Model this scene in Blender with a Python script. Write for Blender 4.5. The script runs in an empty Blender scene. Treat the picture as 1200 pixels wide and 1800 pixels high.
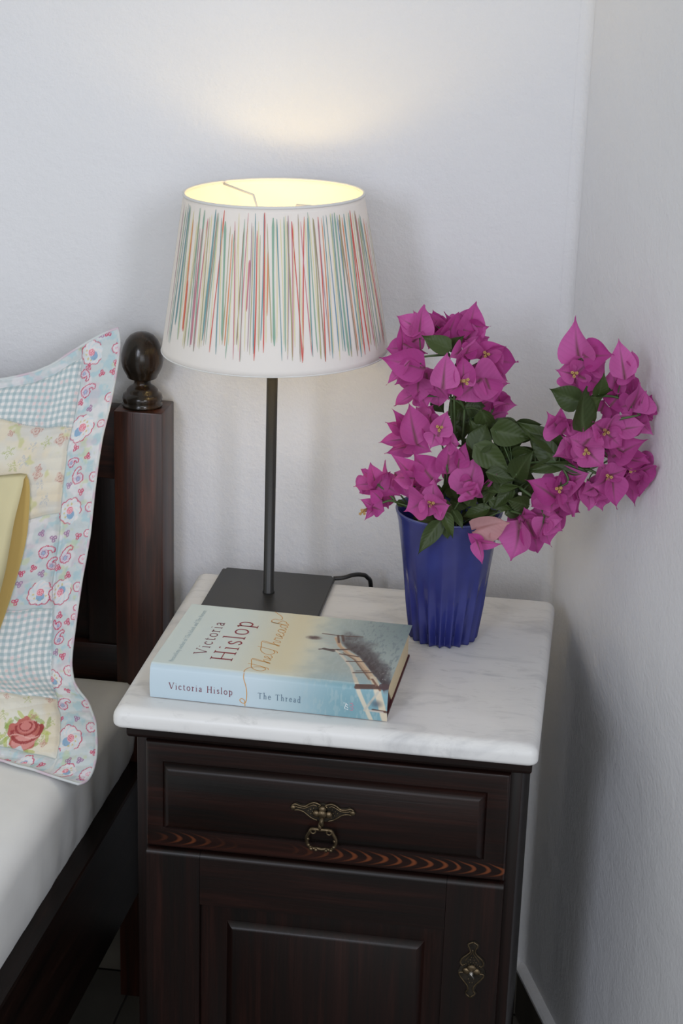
import bpy, bmesh, math, random, json
import numpy as np
from mathutils import Vector, Matrix

scene = bpy.context.scene
COL = scene.collection
random.seed(7)
RNG = np.random.default_rng(11)

# ------------------------------------------------------------------ camera
cd = bpy.data.cameras.new('camera')
cam = bpy.data.objects.new('camera', cd)
COL.objects.link(cam)
CAM_ROWS = [[0.988366, 0.149259, 0.029233], [-0.131503, 0.935192, -0.328819], [-0.076417, 0.32115, 0.94394]]
right, fwd, up = [Vector(r) for r in CAM_ROWS]
M = Matrix((right, up, -fwd)).transposed().to_4x4()
M.translation = Vector([0.45842, -2.03515, 1.42891])
cam.matrix_world = M
cd.sensor_fit = 'VERTICAL'
cd.sensor_height = 36.0
cd.lens = 3237.72 * 36.0 / 1800.0
cd.clip_start = 0.05
scene.camera = cam

# ------------------------------------------------------------------ world, lights, exposure
w = bpy.data.worlds.new('world')
scene.world = w
w.use_nodes = True
wb = w.node_tree.nodes['Background']
wb.inputs['Color'].default_value = (0.98, 1.0, 0.96, 1)
wb.inputs['Strength'].default_value = 0.49


def area_light(name, az, el, dist, target, sx, sy, power, color):
    """area light, for window daylight and the added front fill, az measured from -y towards +x"""
    l = bpy.data.lights.new(name, 'AREA')
    l.shape = 'RECTANGLE'
    l.size, l.size_y = sx, sy
    l.energy = power
    l.color = color
    o = bpy.data.objects.new(name, l)
    COL.objects.link(o)
    d = Vector((math.sin(az) * math.cos(el), -math.cos(az) * math.cos(el), math.sin(el)))
    o.location = Vector(target) + d * dist
    o.rotation_euler = d.to_track_quat('Z', 'Y').to_euler()
    return o


R_ = math.radians
area_light('window_light_left', R_(-19), R_(22), 3.4, (0.42, -0.25, 0.6), 0.5, 1.0, 19.5, (0.86, 0.92, 1.08))
area_light('window_light_right', R_(28), R_(20), 3.2, (0.1, -0.05, 0.85), 0.40, 0.9, 17.0, (0.97, 1.0, 1.10))
area_light('fill_light_front', R_(10), R_(8), 3.0, (0.2, -0.3, 0.6), 1.2, 1.0, 8.5, (0.95, 1.0, 1.1))  # added soft fill standing for light bounced around the room, not a window

vs = scene.view_settings
scene.display_settings.display_device = 'sRGB'
vs.view_transform = 'Standard'
vs.look = 'None'
vs.gamma = 1.0
vs.use_curve_mapping = False
vs.exposure = 0.04

# ------------------------------------------------------------------ helpers
def srgb(r, g, b):
    f = lambda c: (c / 255 / 12.92) if c / 255 <= 0.04045 else ((c / 255 + 0.055) / 1.055) ** 2.4
    return (f(r), f(g), f(b))


def lin(a):
    a = np.asarray(a, float) / 255.0
    return np.where(a <= 0.04045, a / 12.92, ((a + 0.055) / 1.055) ** 2.4)


def link(o, parent=None):
    COL.objects.link(o)
    if parent is not None:
        o.parent = parent
        o.matrix_parent_inverse = parent.matrix_basis.inverted()
    return o


def thing(name, label, cat, loc=(0, 0, 0), group=None):
    o = bpy.data.objects.new(name, None)
    o.empty_display_size = 0.05
    COL.objects.link(o)
    o.location = loc
    tag(o, label, cat, group)
    return o


def tag(o, label=None, cat=None, group=None, kind=None):
    for k, v in (('label', label), ('category', cat), ('group', group), ('kind', kind)):
        if v:
            o[k] = v
    return o


def mobj(name, verts, faces, mat, parent=None, smooth=True, colors=None, label=None):
    me = bpy.data.meshes.new(name)
    verts = np.asarray(verts, float)
    me.from_pydata(verts.tolist(), [], [list(map(int, f)) for f in faces])
    return finish(name, me, mat, parent, smooth, colors, label)


def finish(name, me, mat, parent=None, smooth=True, colors=None, label=None):
    if colors is not None:
        ca = me.color_attributes.new('Col', 'FLOAT_COLOR', 'POINT')
        c = np.ones((len(me.vertices), 4), np.float32)
        c[:, :3] = colors
        ca.data.foreach_set('color', c.ravel())
    if smooth:
        me.polygons.foreach_set('use_smooth', [True] * len(me.polygons))
    for m in (mat if isinstance(mat, (list, tuple)) else [mat]):
        me.materials.append(m)
    me.update()
    o = bpy.data.objects.new(name, me)
    link(o, parent)
    if label:
        o['label'] = label
    return o


def bmobj(name, bm, mat, parent=None, smooth=False, label=None):
    bmesh.ops.recalc_face_normals(bm, faces=bm.faces[:])
    me = bpy.data.meshes.new(name)
    bm.to_mesh(me)
    bm.free()
    return finish(name, me, mat, parent, smooth, None, label)


def box_bm(bm, lo, hi, bev=0.0, seg=2):
    r = bmesh.ops.create_cube(bm, size=1.0)
    c = [(a + b) / 2 for a, b in zip(lo, hi)]
    s = [b - a for a, b in zip(lo, hi)]
    for v in r['verts']:
        v.co = Vector((c[0] + v.co.x * s[0], c[1] + v.co.y * s[1], c[2] + v.co.z * s[2]))
    if bev > 0:
        es = set()
        for v in r['verts']:
            es.update(v.link_edges)
        bmesh.ops.bevel(bm, geom=list(es), offset=bev, segments=seg, affect='EDGES', profile=0.5)


def box(name, lo, hi, mat, parent=None, bev=0.002, seg=2, label=None):
    bm = bmesh.new()
    box_bm(bm, lo, hi, bev, seg)
    o = bmobj(name, bm, mat, parent, smooth=False, label=label)
    if bev > 0:
        smooth_by_angle(o)
    return o


def smooth_by_angle(o, ang=40):
    o.data.polygons.foreach_set('use_smooth', [True] * len(o.data.polygons))
    o.data.set_sharp_from_angle(angle=math.radians(ang))


def grid_faces(nr, nc, close_c=False):
    i = np.arange(nr - 1)[:, None]
    j = np.arange(nc if close_c else nc - 1)[None, :]
    j2 = (j + 1) % nc
    a = i * nc + j
    b = i * nc + j2
    c = (i + 1) * nc + j2
    d = (i + 1) * nc + j
    return np.stack([a, b, c, d], -1).reshape(-1, 4)


def lathe(name, prof, mat, parent=None, center=(0, 0, 0), n=48, label=None, angfn=None):
    """prof: list of (r, z) bottom to top"""
    th = np.linspace(0, 2 * math.pi, n, endpoint=False)
    V = []
    for r, z in prof:
        V.append(np.stack([r * np.cos(th) + center[0], r * np.sin(th) + center[1], np.full(n, z + center[2])], -1))
    V = np.array(V).reshape(-1, 3)
    F = grid_faces(len(prof), n, True)
    return mobj(name, V, F, mat, parent, True, None, label)


def catmull(P, k=8):
    P = np.asarray(P, float)
    Q = np.vstack([2 * P[0] - P[1], P, 2 * P[-1] - P[-2]])
    out = []
    for i in range(1, len(Q) - 2):
        p0, p1, p2, p3 = Q[i - 1], Q[i], Q[i + 1], Q[i + 2]
        for t in np.linspace(0, 1, k, endpoint=False):
            out.append(0.5 * ((2 * p1) + (-p0 + p2) * t + (2 * p0 - 5 * p1 + 4 * p2 - p3) * t * t + (-p0 + 3 * p1 - 3 * p2 + p3) * t ** 3))
    out.append(Q[-2])
    return np.array(out)


def tube_data(P, r, n=8, cap=True, closed=False):
    P = np.asarray(P, float)
    m = len(P)
    r = np.full(m, r) if np.isscalar(r) else np.asarray(r)
    if closed:
        T = np.roll(P, -1, 0) - np.roll(P, 1, 0)
    else:
        T = np.gradient(P, axis=0)
    T /= np.linalg.norm(T, axis=1)[:, None] + 1e-12
    ref = np.array([0, 0, 1.0]) if abs(T[0][2]) < 0.9 else np.array([1.0, 0, 0])
    N = np.cross(T[0], ref)
    N /= np.linalg.norm(N)
    V = []
    th = np.linspace(0, 2 * math.pi, n, endpoint=False)
    for i in range(m):
        N = N - T[i] * np.dot(N, T[i])
        N /= np.linalg.norm(N) + 1e-12
        B = np.cross(T[i], N)
        V.append(P[i] + r[i] * (np.cos(th)[:, None] * N + np.sin(th)[:, None] * B))
    V = np.array(V).reshape(-1, 3)
    F = grid_faces(m, n, True).tolist()
    if closed:
        for j in range(n):
            F.append([(m - 1) * n + j, (m - 1) * n + (j + 1) % n, (j + 1) % n, j])
    elif cap:
        F.append(list(range(n))[::-1])
        F.append([(m - 1) * n + j for j in range(n)])
    return V, F


class MB:
    """collects pieces of one part"""
    def __init__(s):
        s.v, s.f, s.n = [], [], 0

    def add(s, V, F):
        V = np.asarray(V, float)
        s.v.append(V)
        s.f += [[int(i) + s.n for i in f] for f in F]
        s.n += len(V)
        return s

    def tube(s, P, r, n=8, closed=False):
        return s.add(*tube_data(P, r, n, True, closed))

    def ball(s, c, r, nz=8, nt=10):
        r = np.array([r, r, r]) if np.isscalar(r) else np.array(r)
        ph = np.linspace(0, math.pi, nz)
        th = np.linspace(0, 2 * math.pi, nt, endpoint=False)
        V = np.stack([np.sin(ph)[:, None] * np.cos(th), np.sin(ph)[:, None] * np.sin(th), np.cos(ph)[:, None] * np.ones(nt)], -1).reshape(-1, 3)
        return s.add(V * r + np.array(c), grid_faces(nz, nt, True))

    def build(s, name, mat, parent=None, smooth=True, label=None):
        return mobj(name, np.vstack(s.v), s.f, mat, parent, smooth, None, label)


def prism_bm(outline, y0, y1, bev=0.0):
    """outline of (x,z), extruded between y0 (front) and y1 (back)"""
    bm = bmesh.new()
    vs_ = [bm.verts.new((x, y0, z)) for x, z in outline]
    f = bm.faces.new(vs_)
    r = bmesh.ops.extrude_face_region(bm, geom=[f])
    for v in r['geom']:
        if isinstance(v, bmesh.types.BMVert):
            v.co.y = y1
    bmesh.ops.recalc_face_normals(bm, faces=bm.faces[:])
    return bm


# numpy value noise in 2-D / 3-D
def vnoise2(x, y, seed=0):
    xi, yi = np.floor(x).astype(np.int64), np.floor(y).astype(np.int64)
    fx, fy = x - xi, y - yi
    fx = fx * fx * (3 - 2 * fx)
    fy = fy * fy * (3 - 2 * fy)

    def h(a, b):
        n = (a * 374761393 + b * 668265263 + seed * 974711) & 0x7fffffff
        n = ((n ^ (n >> 13)) * 1274126177) & 0x7fffffff
        return ((n ^ (n >> 16)) & 0xffff) / 65535.0
    return (h(xi, yi) * (1 - fx) + h(xi + 1, yi) * fx) * (1 - fy) + (h(xi, yi + 1) * (1 - fx) + h(xi + 1, yi + 1) * fx) * fy


def fbm2(x, y, seed=0, o=4):
    s, a, t = 0, 1.0, 0
    for k in range(o):
        s = s + a * vnoise2(x * 2 ** k, y * 2 ** k, seed + k)
        t += a
        a *= 0.5
    return s / t


def segdist(x, y, P):
    """distance to a polyline"""
    d = np.full(np.shape(x), 1e9)
    for (ax, ay), (bx, by) in zip(P[:-1], P[1:]):
        dx, dy = bx - ax, by - ay
        L = dx * dx + dy * dy + 1e-18
        t = np.clip(((x - ax) * dx + (y - ay) * dy) / L, 0, 1)
        d = np.minimum(d, np.hypot(x - ax - t * dx, y - ay - t * dy))
    return d


def sst(a, b, x):
    t = np.clip((x - a) / (b - a), 0, 1)
    return t * t * (3 - 2 * t)


def over(C, col, a):
    """paint colour col (sRGB 0-255) over C with coverage a"""
    a = np.clip(a, 0, 1)[..., None]
    C[...] = C * (1 - a) + np.asarray(col, float) * a


# ------------------------------------------------------------------ materials
def mat(name):
    m = bpy.data.materials.new(name)
    m.use_nodes = True
    nt = m.node_tree
    nt.nodes.clear()
    out = nt.nodes.new('ShaderNodeOutputMaterial')
    b = nt.nodes.new('ShaderNodeBsdfPrincipled')
    nt.links.new(b.outputs[0], out.inputs[0])
    return m, nt, b, out


def N(nt, t, **kw):
    n = nt.nodes.new(t)
    for k, v in kw.items():
        if k.startswith('i_'):
            n.inputs[k[2:].replace('_', ' ')].default_value = v
        else:
            setattr(n, k, v)
    return n


def ramp(nt, stops, src):
    r = nt.nodes.new('ShaderNodeValToRGB')
    e = r.color_ramp.elements
    while len(e) < len(stops):
        e.new(0.5)
    for el, (p, c) in zip(e, stops):
        el.position = p
        el.color = (*c, 1) if len(c) == 3 else c
    nt.links.new(src, r.inputs[0])
    return r


def coords(nt, scale=(1, 1, 1), kind='Object', rot=(0, 0, 0)):
    tc = nt.nodes.new('ShaderNodeTexCoord')
    mp = nt.nodes.new('ShaderNodeMapping')
    mp.inputs['Scale'].default_value = scale
    mp.inputs['Rotation'].default_value = rot
    nt.links.new(tc.outputs[kind], mp.inputs[0])
    return mp.outputs[0]


def bump(nt, b, height, strength, dist, prev=None):
    n = nt.nodes.new('ShaderNodeBump')
    n.inputs['Strength'].default_value = strength
    n.inputs['Distance'].default_value = dist
    nt.links.new(height, n.inputs['Height'])
    if prev is not None:
        nt.links.new(prev, n.inputs['Normal'])
    if b is not None:
        nt.links.new(n.outputs[0], b.inputs['Normal'])
    return n.outputs[0]


def plaster(name, col):
    m, nt, b, out = mat(name)
    co = coords(nt)
    n1 = N(nt, 'ShaderNodeTexNoise', i_Scale=170.0, i_Detail=5.0, i_Roughness=0.6)
    n2 = N(nt, 'ShaderNodeTexNoise', i_Scale=14.0, i_Detail=6.0, i_Roughness=0.55, i_Distortion=0.6)
    n3 = N(nt, 'ShaderNodeTexNoise', i_Scale=3.0, i_Detail=3.0)
    for n in (n1, n2, n3):
        nt.links.new(co, n.inputs['Vector'])
    r = ramp(nt, [(0.3, tuple(c * 0.96 for c in col)), (0.7, col)], n3.outputs[0])
    nt.links.new(r.outputs[0], b.inputs['Base Color'])
    b.inputs['Roughness'].default_value = 0.75
    b.inputs['Specular IOR Level'].default_value = 0.25
    p = bump(nt, None, n2.outputs[0], 0.35, 0.006)
    bump(nt, b, n1.outputs[0], 0.5, 0.002, p)
    return m


def wood(name, axis='x', light=(0.026, 0.0085, 0.006), dark=(0.0045, 0.0032, 0.0027), bal=0.5, rough=0.38, chevron=None, spec=0.32):
    """dark stained pine; grain runs along the axis"""
    m, nt, b, out = mat(name)
    s = {'x': (1.6, 26, 26), 'y': (26, 1.6, 26), 'z': (26, 26, 1.6)}[axis]
    co = coords(nt, s)
    n1 = N(nt, 'ShaderNodeTexNoise', i_Scale=2.2, i_Detail=5.0, i_Roughness=0.6, i_Distortion=0.4)
    nt.links.new(co, n1.inputs['Vector'])
    s2 = {'x': (9, 420, 420), 'y': (420, 9, 420), 'z': (420, 420, 9)}[axis]
    co2 = coords(nt, s2)
    n2 = N(nt, 'ShaderNodeTexNoise', i_Scale=1.0, i_Detail=3.0)
    nt.links.new(co2, n2.inputs['Vector'])
    mx = N(nt, 'ShaderNodeMath', operation='MULTIPLY_ADD')
    nt.links.new(n2.outputs[0], mx.inputs[0])
    mx.inputs[1].default_value = 0.22
    nt.links.new(n1.outputs[0], mx.inputs[2])
    mid = tuple((a + c) * 0.32 for a, c in zip(light, dark))
    r = ramp(nt, [(bal - 0.05, dark), (bal + 0.15, mid), (bal + 0.38, light)], mx.outputs[0])
    col = r.outputs[0]
    if chevron:
        # flame figure of a flat-sawn board, centred at world height chevron[1]
        tc = nt.nodes.new('ShaderNodeTexCoord')
        sp = nt.nodes.new('ShaderNodeSeparateXYZ')
        nt.links.new(tc.outputs['Object'], sp.inputs[0])
        def M_(op, a, bb):
            n = N(nt, 'ShaderNodeMath', operation=op)
            for i, v in enumerate((a, bb)):
                if isinstance(v, (int, float)):
                    n.inputs[i].default_value = v
                elif v is not None:
                    nt.links.new(v, n.inputs[i])
            return n.outputs[0]
        dz = M_('ADD', sp.outputs['Z'], -chevron[1])
        nz = N(nt, 'ShaderNodeTexNoise', i_Scale=22.0, i_Detail=2.0)
        nt.links.new(tc.outputs['Object'], nz.inputs['Vector'])
        wob = M_('MULTIPLY', M_('ADD', nz.outputs[0], -0.5), 0.011)
        dz2 = M_('ADD', dz, M_('MULTIPLY', wob, 0.5))
        q = M_('MULTIPLY', M_('MULTIPLY', dz2, dz2), 260.0)
        ax = M_('ADD', sp.outputs['X'], -chevron[0])
        ff = M_('ADD', M_('ADD', ax, q), M_('MULTIPLY', wob, 1.6))
        sw = M_('SINE', M_('MULTIPLY', ff, 2 * math.pi / 0.0155), None)
        band = M_('GREATER_THAN', 0.0105, M_('ABSOLUTE', dz, None))
        fall = N(nt, 'ShaderNodeMapRange', i_From_Min=0.0085, i_From_Max=0.003, i_To_Min=0.0, i_To_Max=1.0)
        fall.clamp = True
        nt.links.new(M_('ABSOLUTE', dz, None), fall.inputs[0])
        pk = N(nt, 'ShaderNodeMapRange', i_From_Min=0.25, i_From_Max=0.95, i_To_Min=0.0, i_To_Max=1.0)
        pk.clamp = True
        nt.links.new(sw, pk.inputs[0])
        nz2 = N(nt, 'ShaderNodeTexNoise', i_Scale=9.0, i_Detail=1.0)
        nt.links.new(tc.outputs['Object'], nz2.inputs['Vector'])
        am = N(nt, 'ShaderNodeMapRange', i_From_Min=0.30, i_From_Max=0.52, i_To_Min=0.0, i_To_Max=1.0)
        am.clamp = True
        nt.links.new(nz2.outputs[0], am.inputs[0])
        f = M_('MULTIPLY', M_('MULTIPLY', pk.outputs[0], fall.outputs[0]), am.outputs[0])
        mixn = N(nt, 'ShaderNodeMix', data_type='RGBA')
        nt.links.new(f, mixn.inputs[0])
        nt.links.new(col, mixn.inputs[6])
        mixn.inputs[7].default_value = (0.145, 0.040, 0.014, 1)
        col = mixn.outputs[2]
    nt.links.new(col, b.inputs['Base Color'])
    b.inputs['Roughness'].default_value = rough
    b.inputs['Specular IOR Level'].default_value = spec
    bump(nt, b, n2.outputs[0], 0.12, 0.001)
    return m


def simple(name, col, rough=0.5, metal=0.0, spec=0.5, noise=None, coat=0.0):
    m, nt, b, out = mat(name)
    b.inputs['Base Color'].default_value = (*col, 1)
    b.inputs['Roughness'].default_value = rough
    b.inputs['Metallic'].default_value = metal
    b.inputs['Specular IOR Level'].default_value = spec
    b.inputs['Coat Weight'].default_value = coat
    b.inputs['Coat Roughness'].default_value = 0.08
    if noise:
        sc, amt, bs, bd = noise
        co = coords(nt)
        n = N(nt, 'ShaderNodeTexNoise', i_Scale=sc, i_Detail=4.0)
        nt.links.new(co, n.inputs['Vector'])
        r = ramp(nt, [(0.3, tuple(c * (1 - amt) for c in col)), (0.7, tuple(min(1, c * (1 + amt)) for c in col))], n.outputs[0])
        nt.links.new(r.outputs[0], b.inputs['Base Color'])
        if bs:
            bump(nt, b, n.outputs[0], bs, bd)
    return m


def painted(name, rough=0.7, spec=0.3, bumps=None, trans=0.0, sheen=0.0):
    """takes its colours from the print stored with the mesh"""
    m, nt, b, out = mat(name)
    a = N(nt, 'ShaderNodeVertexColor', layer_name='Col')
    nt.links.new(a.outputs[0], b.inputs['Base Color'])
    b.inputs['Roughness'].default_value = rough
    b.inputs['Specular IOR Level'].default_value = spec
    if bumps:
        sc, st, di = bumps
        co = coords(nt)
        n = N(nt, 'ShaderNodeTexNoise', i_Scale=sc, i_Detail=3.0)
        nt.links.new(co, n.inputs['Vector'])
        bump(nt, b, n.outputs[0], st, di)
    if trans:
        t = N(nt, 'ShaderNodeBsdfTranslucent')
        nt.links.new(a.outputs[0], t.inputs[0])
        mx = N(nt, 'ShaderNodeMixShader', i_Fac=trans)
        nt.links.new(b.outputs[0], mx.inputs[1])
        nt.links.new(t.outputs[0], mx.inputs[2])
        nt.links.new(mx.outputs[0], out.inputs[0])
    return m


M_wall = plaster('white_plaster', (0.80, 0.80, 0.82))
M_woodx = wood('dark_wood_across', 'x')
M_woodz = wood('dark_wood_upright', 'z')
M_woodzr = wood('red_brown_wood_upright', 'z', light=(0.085, 0.024, 0.012), dark=(0.008, 0.005, 0.004), bal=0.44, spec=0.5, rough=0.32)
M_woodxr = wood('red_brown_wood_across', 'x', light=(0.06, 0.018, 0.010), dark=(0.008, 0.0045, 0.004), bal=0.46)
M_woody = wood('dark_wood_lengthwise', 'y', light=(0.03, 0.013, 0.009), spec=0.2)
M_drawer = wood('drawer_wood', 'x', light=(0.030, 0.009, 0.006), chevron=(0.245, 0.4655))
M_turned = wood('turned_dark_wood', 'z', light=(0.07, 0.035, 0.016), dark=(0.012, 0.009, 0.006), rough=0.2, spec=0.45)
M_tile = simple('floor_tile', (0.10, 0.092, 0.078), 0.55, noise=(9, 0.25, 0.05, 0.002))
M_grout = simple('grout', (0.07, 0.065, 0.06), 0.9)
M_skirt = simple('brown_skirting_tile', (0.085, 0.075, 0.06), 0.5, noise=(14, 0.3, 0.05, 0.002))
M_black = simple('black_powder_coat', (0.022, 0.022, 0.021), 0.42, noise=(900, 0.2, 0.05, 0.0004))
M_cable = simple('black_cable', (0.015, 0.015, 0.016), 0.45)
M_brass = simple('aged_brass', (0.13, 0.095, 0.055), 0.38, metal=0.85, noise=(160, 0.5, 0.2, 0.0006))
M_brassd = simple('dark_patina_brass', (0.030, 0.024, 0.017), 0.5, metal=0.6, noise=(160, 0.5, 0.2, 0.0006))
M_board = simple('maroon_board', (0.075, 0.012, 0.016), 0.6)
M_ink = simple('plum_ink', srgb(120, 62, 78), 0.6)
M_inkred = simple('red_ink', srgb(138, 42, 58), 0.6)
M_inkgrey = simple('slate_ink', srgb(98, 120, 138), 0.6)
M_inkpale = simple('pale_blue_ink', srgb(165, 186, 192), 0.6)
M_inkgold = simple('ochre_ink', srgb(206, 148, 66), 0.6)
M_inkwhite = simple('white_ink', srgb(225, 228, 230), 0.6)
M_inkpink = simple('pink_ink', srgb(190, 130, 150), 0.6)
M_socket = simple('white_lampholder', (0.75, 0.74, 0.70), 0.45)
M_wire = simple('white_painted_wire', (0.70, 0.69, 0.67), 0.5)
M_stalk = simple('green_stalk', srgb(70, 92, 52), 0.55, noise=(60, 0.3, 0, 0))
M_floret = simple('cream_floret', srgb(186, 150, 96), 0.6)
M_jacket = painted('printed_jacket', 0.42, 0.45)
M_quilt = painted('printed_cotton', 0.9, 0.1, (900, 0.25, 0.0006))
M_sheet = simple('white_cotton_sheet', (0.79, 0.79, 0.78), 0.88, spec=0.15, noise=(40, 0.015, 0.1, 0.003))
M_gold = simple('gold_cotton_inner', (0.56, 0.40, 0.14), 0.88, spec=0.1)  # deeper gold than the yellow cotton, on the inner face of the pillowcase
M_yellow = simple('yellow_cotton', (0.66, 0.61, 0.385), 0.88, spec=0.12, noise=(30, 0.02, 0.06, 0.002))


def m_pages():
    m, nt, b, out = mat('page_edges')
    co = coords(nt, (1, 1, 1))
    wv = N(nt, 'ShaderNodeTexWave', i_Scale=520.0, i_Distortion=1.2, i_Detail=1.0)
    wv.bands_direction = 'Z'
    nt.links.new(co, wv.inputs['Vector'])
    r = ramp(nt, [(0.2, srgb(196, 176, 138)), (0.8, srgb(226, 210, 176))], wv.outputs[0])
    nt.links.new(r.outputs[0], b.inputs['Base Color'])
    b.inputs['Roughness'].default_value = 0.8
    return m


def m_marble():
    m, nt, b, out = mat('white_marble')
    co = coords(nt, (1.0, 2.6, 1.0), rot=(0, 0, 0.15))
    n1 = N(nt, 'ShaderNodeTexNoise', i_Scale=9.0, i_Detail=8.0, i_Roughness=0.62, i_Distortion=0.9)
    n2 = N(nt, 'ShaderNodeTexNoise', i_Scale=34.0, i_Detail=6.0, i_Roughness=0.7, i_Distortion=0.5)
    for n in (n1, n2):
        nt.links.new(co, n.inputs['Vector'])
    r1 = ramp(nt, [(0.30, (0.55, 0.55, 0.55)), (0.47, (0.74, 0.735, 0.72)), (0.75, (0.77, 0.765, 0.75))], n1.outputs[0])
    r2 = ramp(nt, [(0.30, (0.80, 0.80, 0.80)), (0.45, (1, 1, 1))], n2.outputs[0])
    mx = N(nt, 'ShaderNodeMix', data_type='RGBA', blend_type='MULTIPLY')
    mx.inputs[0].default_value = 0.8
    nt.links.new(r1.outputs[0], mx.inputs[6])
    nt.links.new(r2.outputs[0], mx.inputs[7])
    nt.links.new(mx.outputs[2], b.inputs['Base Color'])
    b.inputs['Roughness'].default_value = 0.34
    b.inputs['Specular IOR Level'].default_value = 0.4
    b.inputs['Subsurface Weight'].default_value = 0.15
    b.inputs['Subsurface Radius'].default_value = (0.01, 0.01, 0.01)
    b.inputs['Subsurface Scale'].default_value = 0.3
    return m


def m_glaze():
    m, nt, b, out = mat('cobalt_glaze')
    co = coords(nt)
    n = N(nt, 'ShaderNodeTexNoise', i_Scale=16.0, i_Detail=4.0)
    nt.links.new(co, n.inputs['Vector'])
    r = ramp(nt, [(0.3, (0.018, 0.021, 0.125)), (0.7, (0.032, 0.040, 0.20))], n.outputs[0])
    nt.links.new(r.outputs[0], b.inputs['Base Color'])
    b.inputs['Roughness'].default_value = 0.22
    b.inputs['Specular IOR Level'].default_value = 0.55
    return m


def m_leaf(name, base, vein, edge, trans, rough, tip=None):
    """bract or leaf: midrib and side veins from the blade's own UV"""
    m, nt, b, out = mat(name)
    uv = N(nt, 'ShaderNodeUVMap', uv_map='UV')
    sp = nt.nodes.new('ShaderNodeSeparateXYZ')
    nt.links.new(uv.outputs[0], sp.inputs[0])

    def M_(op, a, bb=None, c=None):
        n = N(nt, 'ShaderNodeMath', operation=op)
        for i, v in enumerate((a, bb, c)):
            if v is None:
                continue
            if isinstance(v, (int, float)):
                n.inputs[i].default_value = v
            else:
                nt.links.new(v, n.inputs[i])
        return n.outputs[0]
    ax = M_('ABSOLUTE', sp.outputs['X'])
    mid = N(nt, 'ShaderNodeMapRange', i_From_Min=0.0, i_From_Max=0.10, i_To_Min=1.0, i_To_Max=0.0)
    nt.links.new(M_('MULTIPLY', ax, M_('ADD', M_('MULTIPLY', sp.outputs['Y'], 0.9), 0.55)), mid.inputs[0])
    fade = N(nt, 'ShaderNodeMapRange', i_From_Min=0.25, i_From_Max=0.85, i_To_Min=1.0, i_To_Max=0.12)
    nt.links.new(sp.outputs['Y'], fade.inputs[0])
    side = M_('SINE', M_('MULTIPLY', M_('ADD', sp.outputs['Y'], M_('MULTIPLY', ax, -0.45)), 44.0))
    sv = N(nt, 'ShaderNodeMapRange', i_From_Min=0.6, i_From_Max=1.0, i_To_Min=0.0, i_To_Max=0.07)
    nt.links.new(side, sv.inputs[0])
    oi = nt.nodes.new('ShaderNodeObjectInfo')
    rr = ramp(nt, [(0.0, base), (1.0, edge)], oi.outputs['Random'])
    mx = N(nt, 'ShaderNodeMix', data_type='RGBA')
    nt.links.new(M_('MAXIMUM', M_('MULTIPLY', mid.outputs[0], fade.outputs[0]), sv.outputs[0]), mx.inputs[0])
    nt.links.new(rr.outputs[0], mx.inputs[6])
    mx.inputs[7].default_value = (*vein, 1)
    nt.links.new(mx.outputs[2], b.inputs['Base Color'])
    b.inputs['Roughness'].default_value = rough
    b.inputs['Specular IOR Level'].default_value = 0.3
    bump(nt, b, side, 0.12, 0.0006)
    t = N(nt, 'ShaderNodeBsdfTranslucent')
    nt.links.new(mx.outputs[2], t.inputs[0])
    ms = N(nt, 'ShaderNodeMixShader', i_Fac=trans)
    nt.links.new(b.outputs[0], ms.inputs[1])
    nt.links.new(t.outputs[0], ms.inputs[2])
    nt.links.new(ms.outputs[0], out.inputs[0])
    return m


M_pages = m_pages()
M_marble = m_marble()
M_glaze = m_glaze()
M_bract = m_leaf('magenta_bract', (0.50, 0.064, 0.31), (0.22, 0.090, 0.11), (0.66, 0.150, 0.45), 0.36, 0.6)
M_pale = m_leaf('faded_pink_bract', (0.64, 0.35, 0.36), (0.44, 0.20, 0.20), (0.68, 0.40, 0.41), 0.30, 0.7)
M_leaf = m_leaf('green_leaf', (0.036, 0.056, 0.016), (0.075, 0.105, 0.04), (0.060, 0.090, 0.026), 0.18, 0.42)


def m_shade():
    m, nt, b, out = mat('lamp_shade_cloth')
    a = N(nt, 'ShaderNodeVertexColor', layer_name='Col')
    co = coords(nt)
    n = N(nt, 'ShaderNodeTexNoise', i_Scale=700.0, i_Detail=2.0)
    nt.links.new(co, n.inputs['Vector'])
    nt.links.new(a.outputs[0], b.inputs['Base Color'])
    b.inputs['Roughness'].default_value = 0.85
    b.inputs['Specular IOR Level'].default_value = 0.1
    bump(nt, b, n.outputs[0], 0.1, 0.0006)
    t = N(nt, 'ShaderNodeBsdfTranslucent')
    nt.links.new(a.outputs[0], t.inputs[0])
    ms = N(nt, 'ShaderNodeMixShader', i_Fac=0.13)
    nt.links.new(b.outputs[0], ms.inputs[1])
    nt.links.new(t.outputs[0], ms.inputs[2])
    nt.links.new(ms.outputs[0], out.inputs[0])
    return m


M_shade = m_shade()


def m_emit(name, col, strength):
    m = bpy.data.materials.new(name)
    m.use_nodes = True
    nt = m.node_tree
    nt.nodes.clear()
    out = nt.nodes.new('ShaderNodeOutputMaterial')
    e = nt.nodes.new('ShaderNodeEmission')
    e.inputs[0].default_value = (*col, 1)
    e.inputs[1].default_value = strength
    nt.links.new(e.outputs[0], out.inputs[0])
    return m


M_bulb = m_emit('lit_bulb', (1.0, 0.74, 0.29), 27.0)

# ------------------------------------------------------------------ the room
YB = 0.085                       # back wall
XC = 0.4215                      # the corner
AN = math.radians(19.5)          # the right wall is splayed by this much
wd = Vector((math.sin(AN), -math.cos(AN), 0))    # along the right wall, towards the room
wn = Vector((-math.cos(AN), -math.sin(AN), 0))   # its normal, into the room
WL = 1.55


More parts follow.
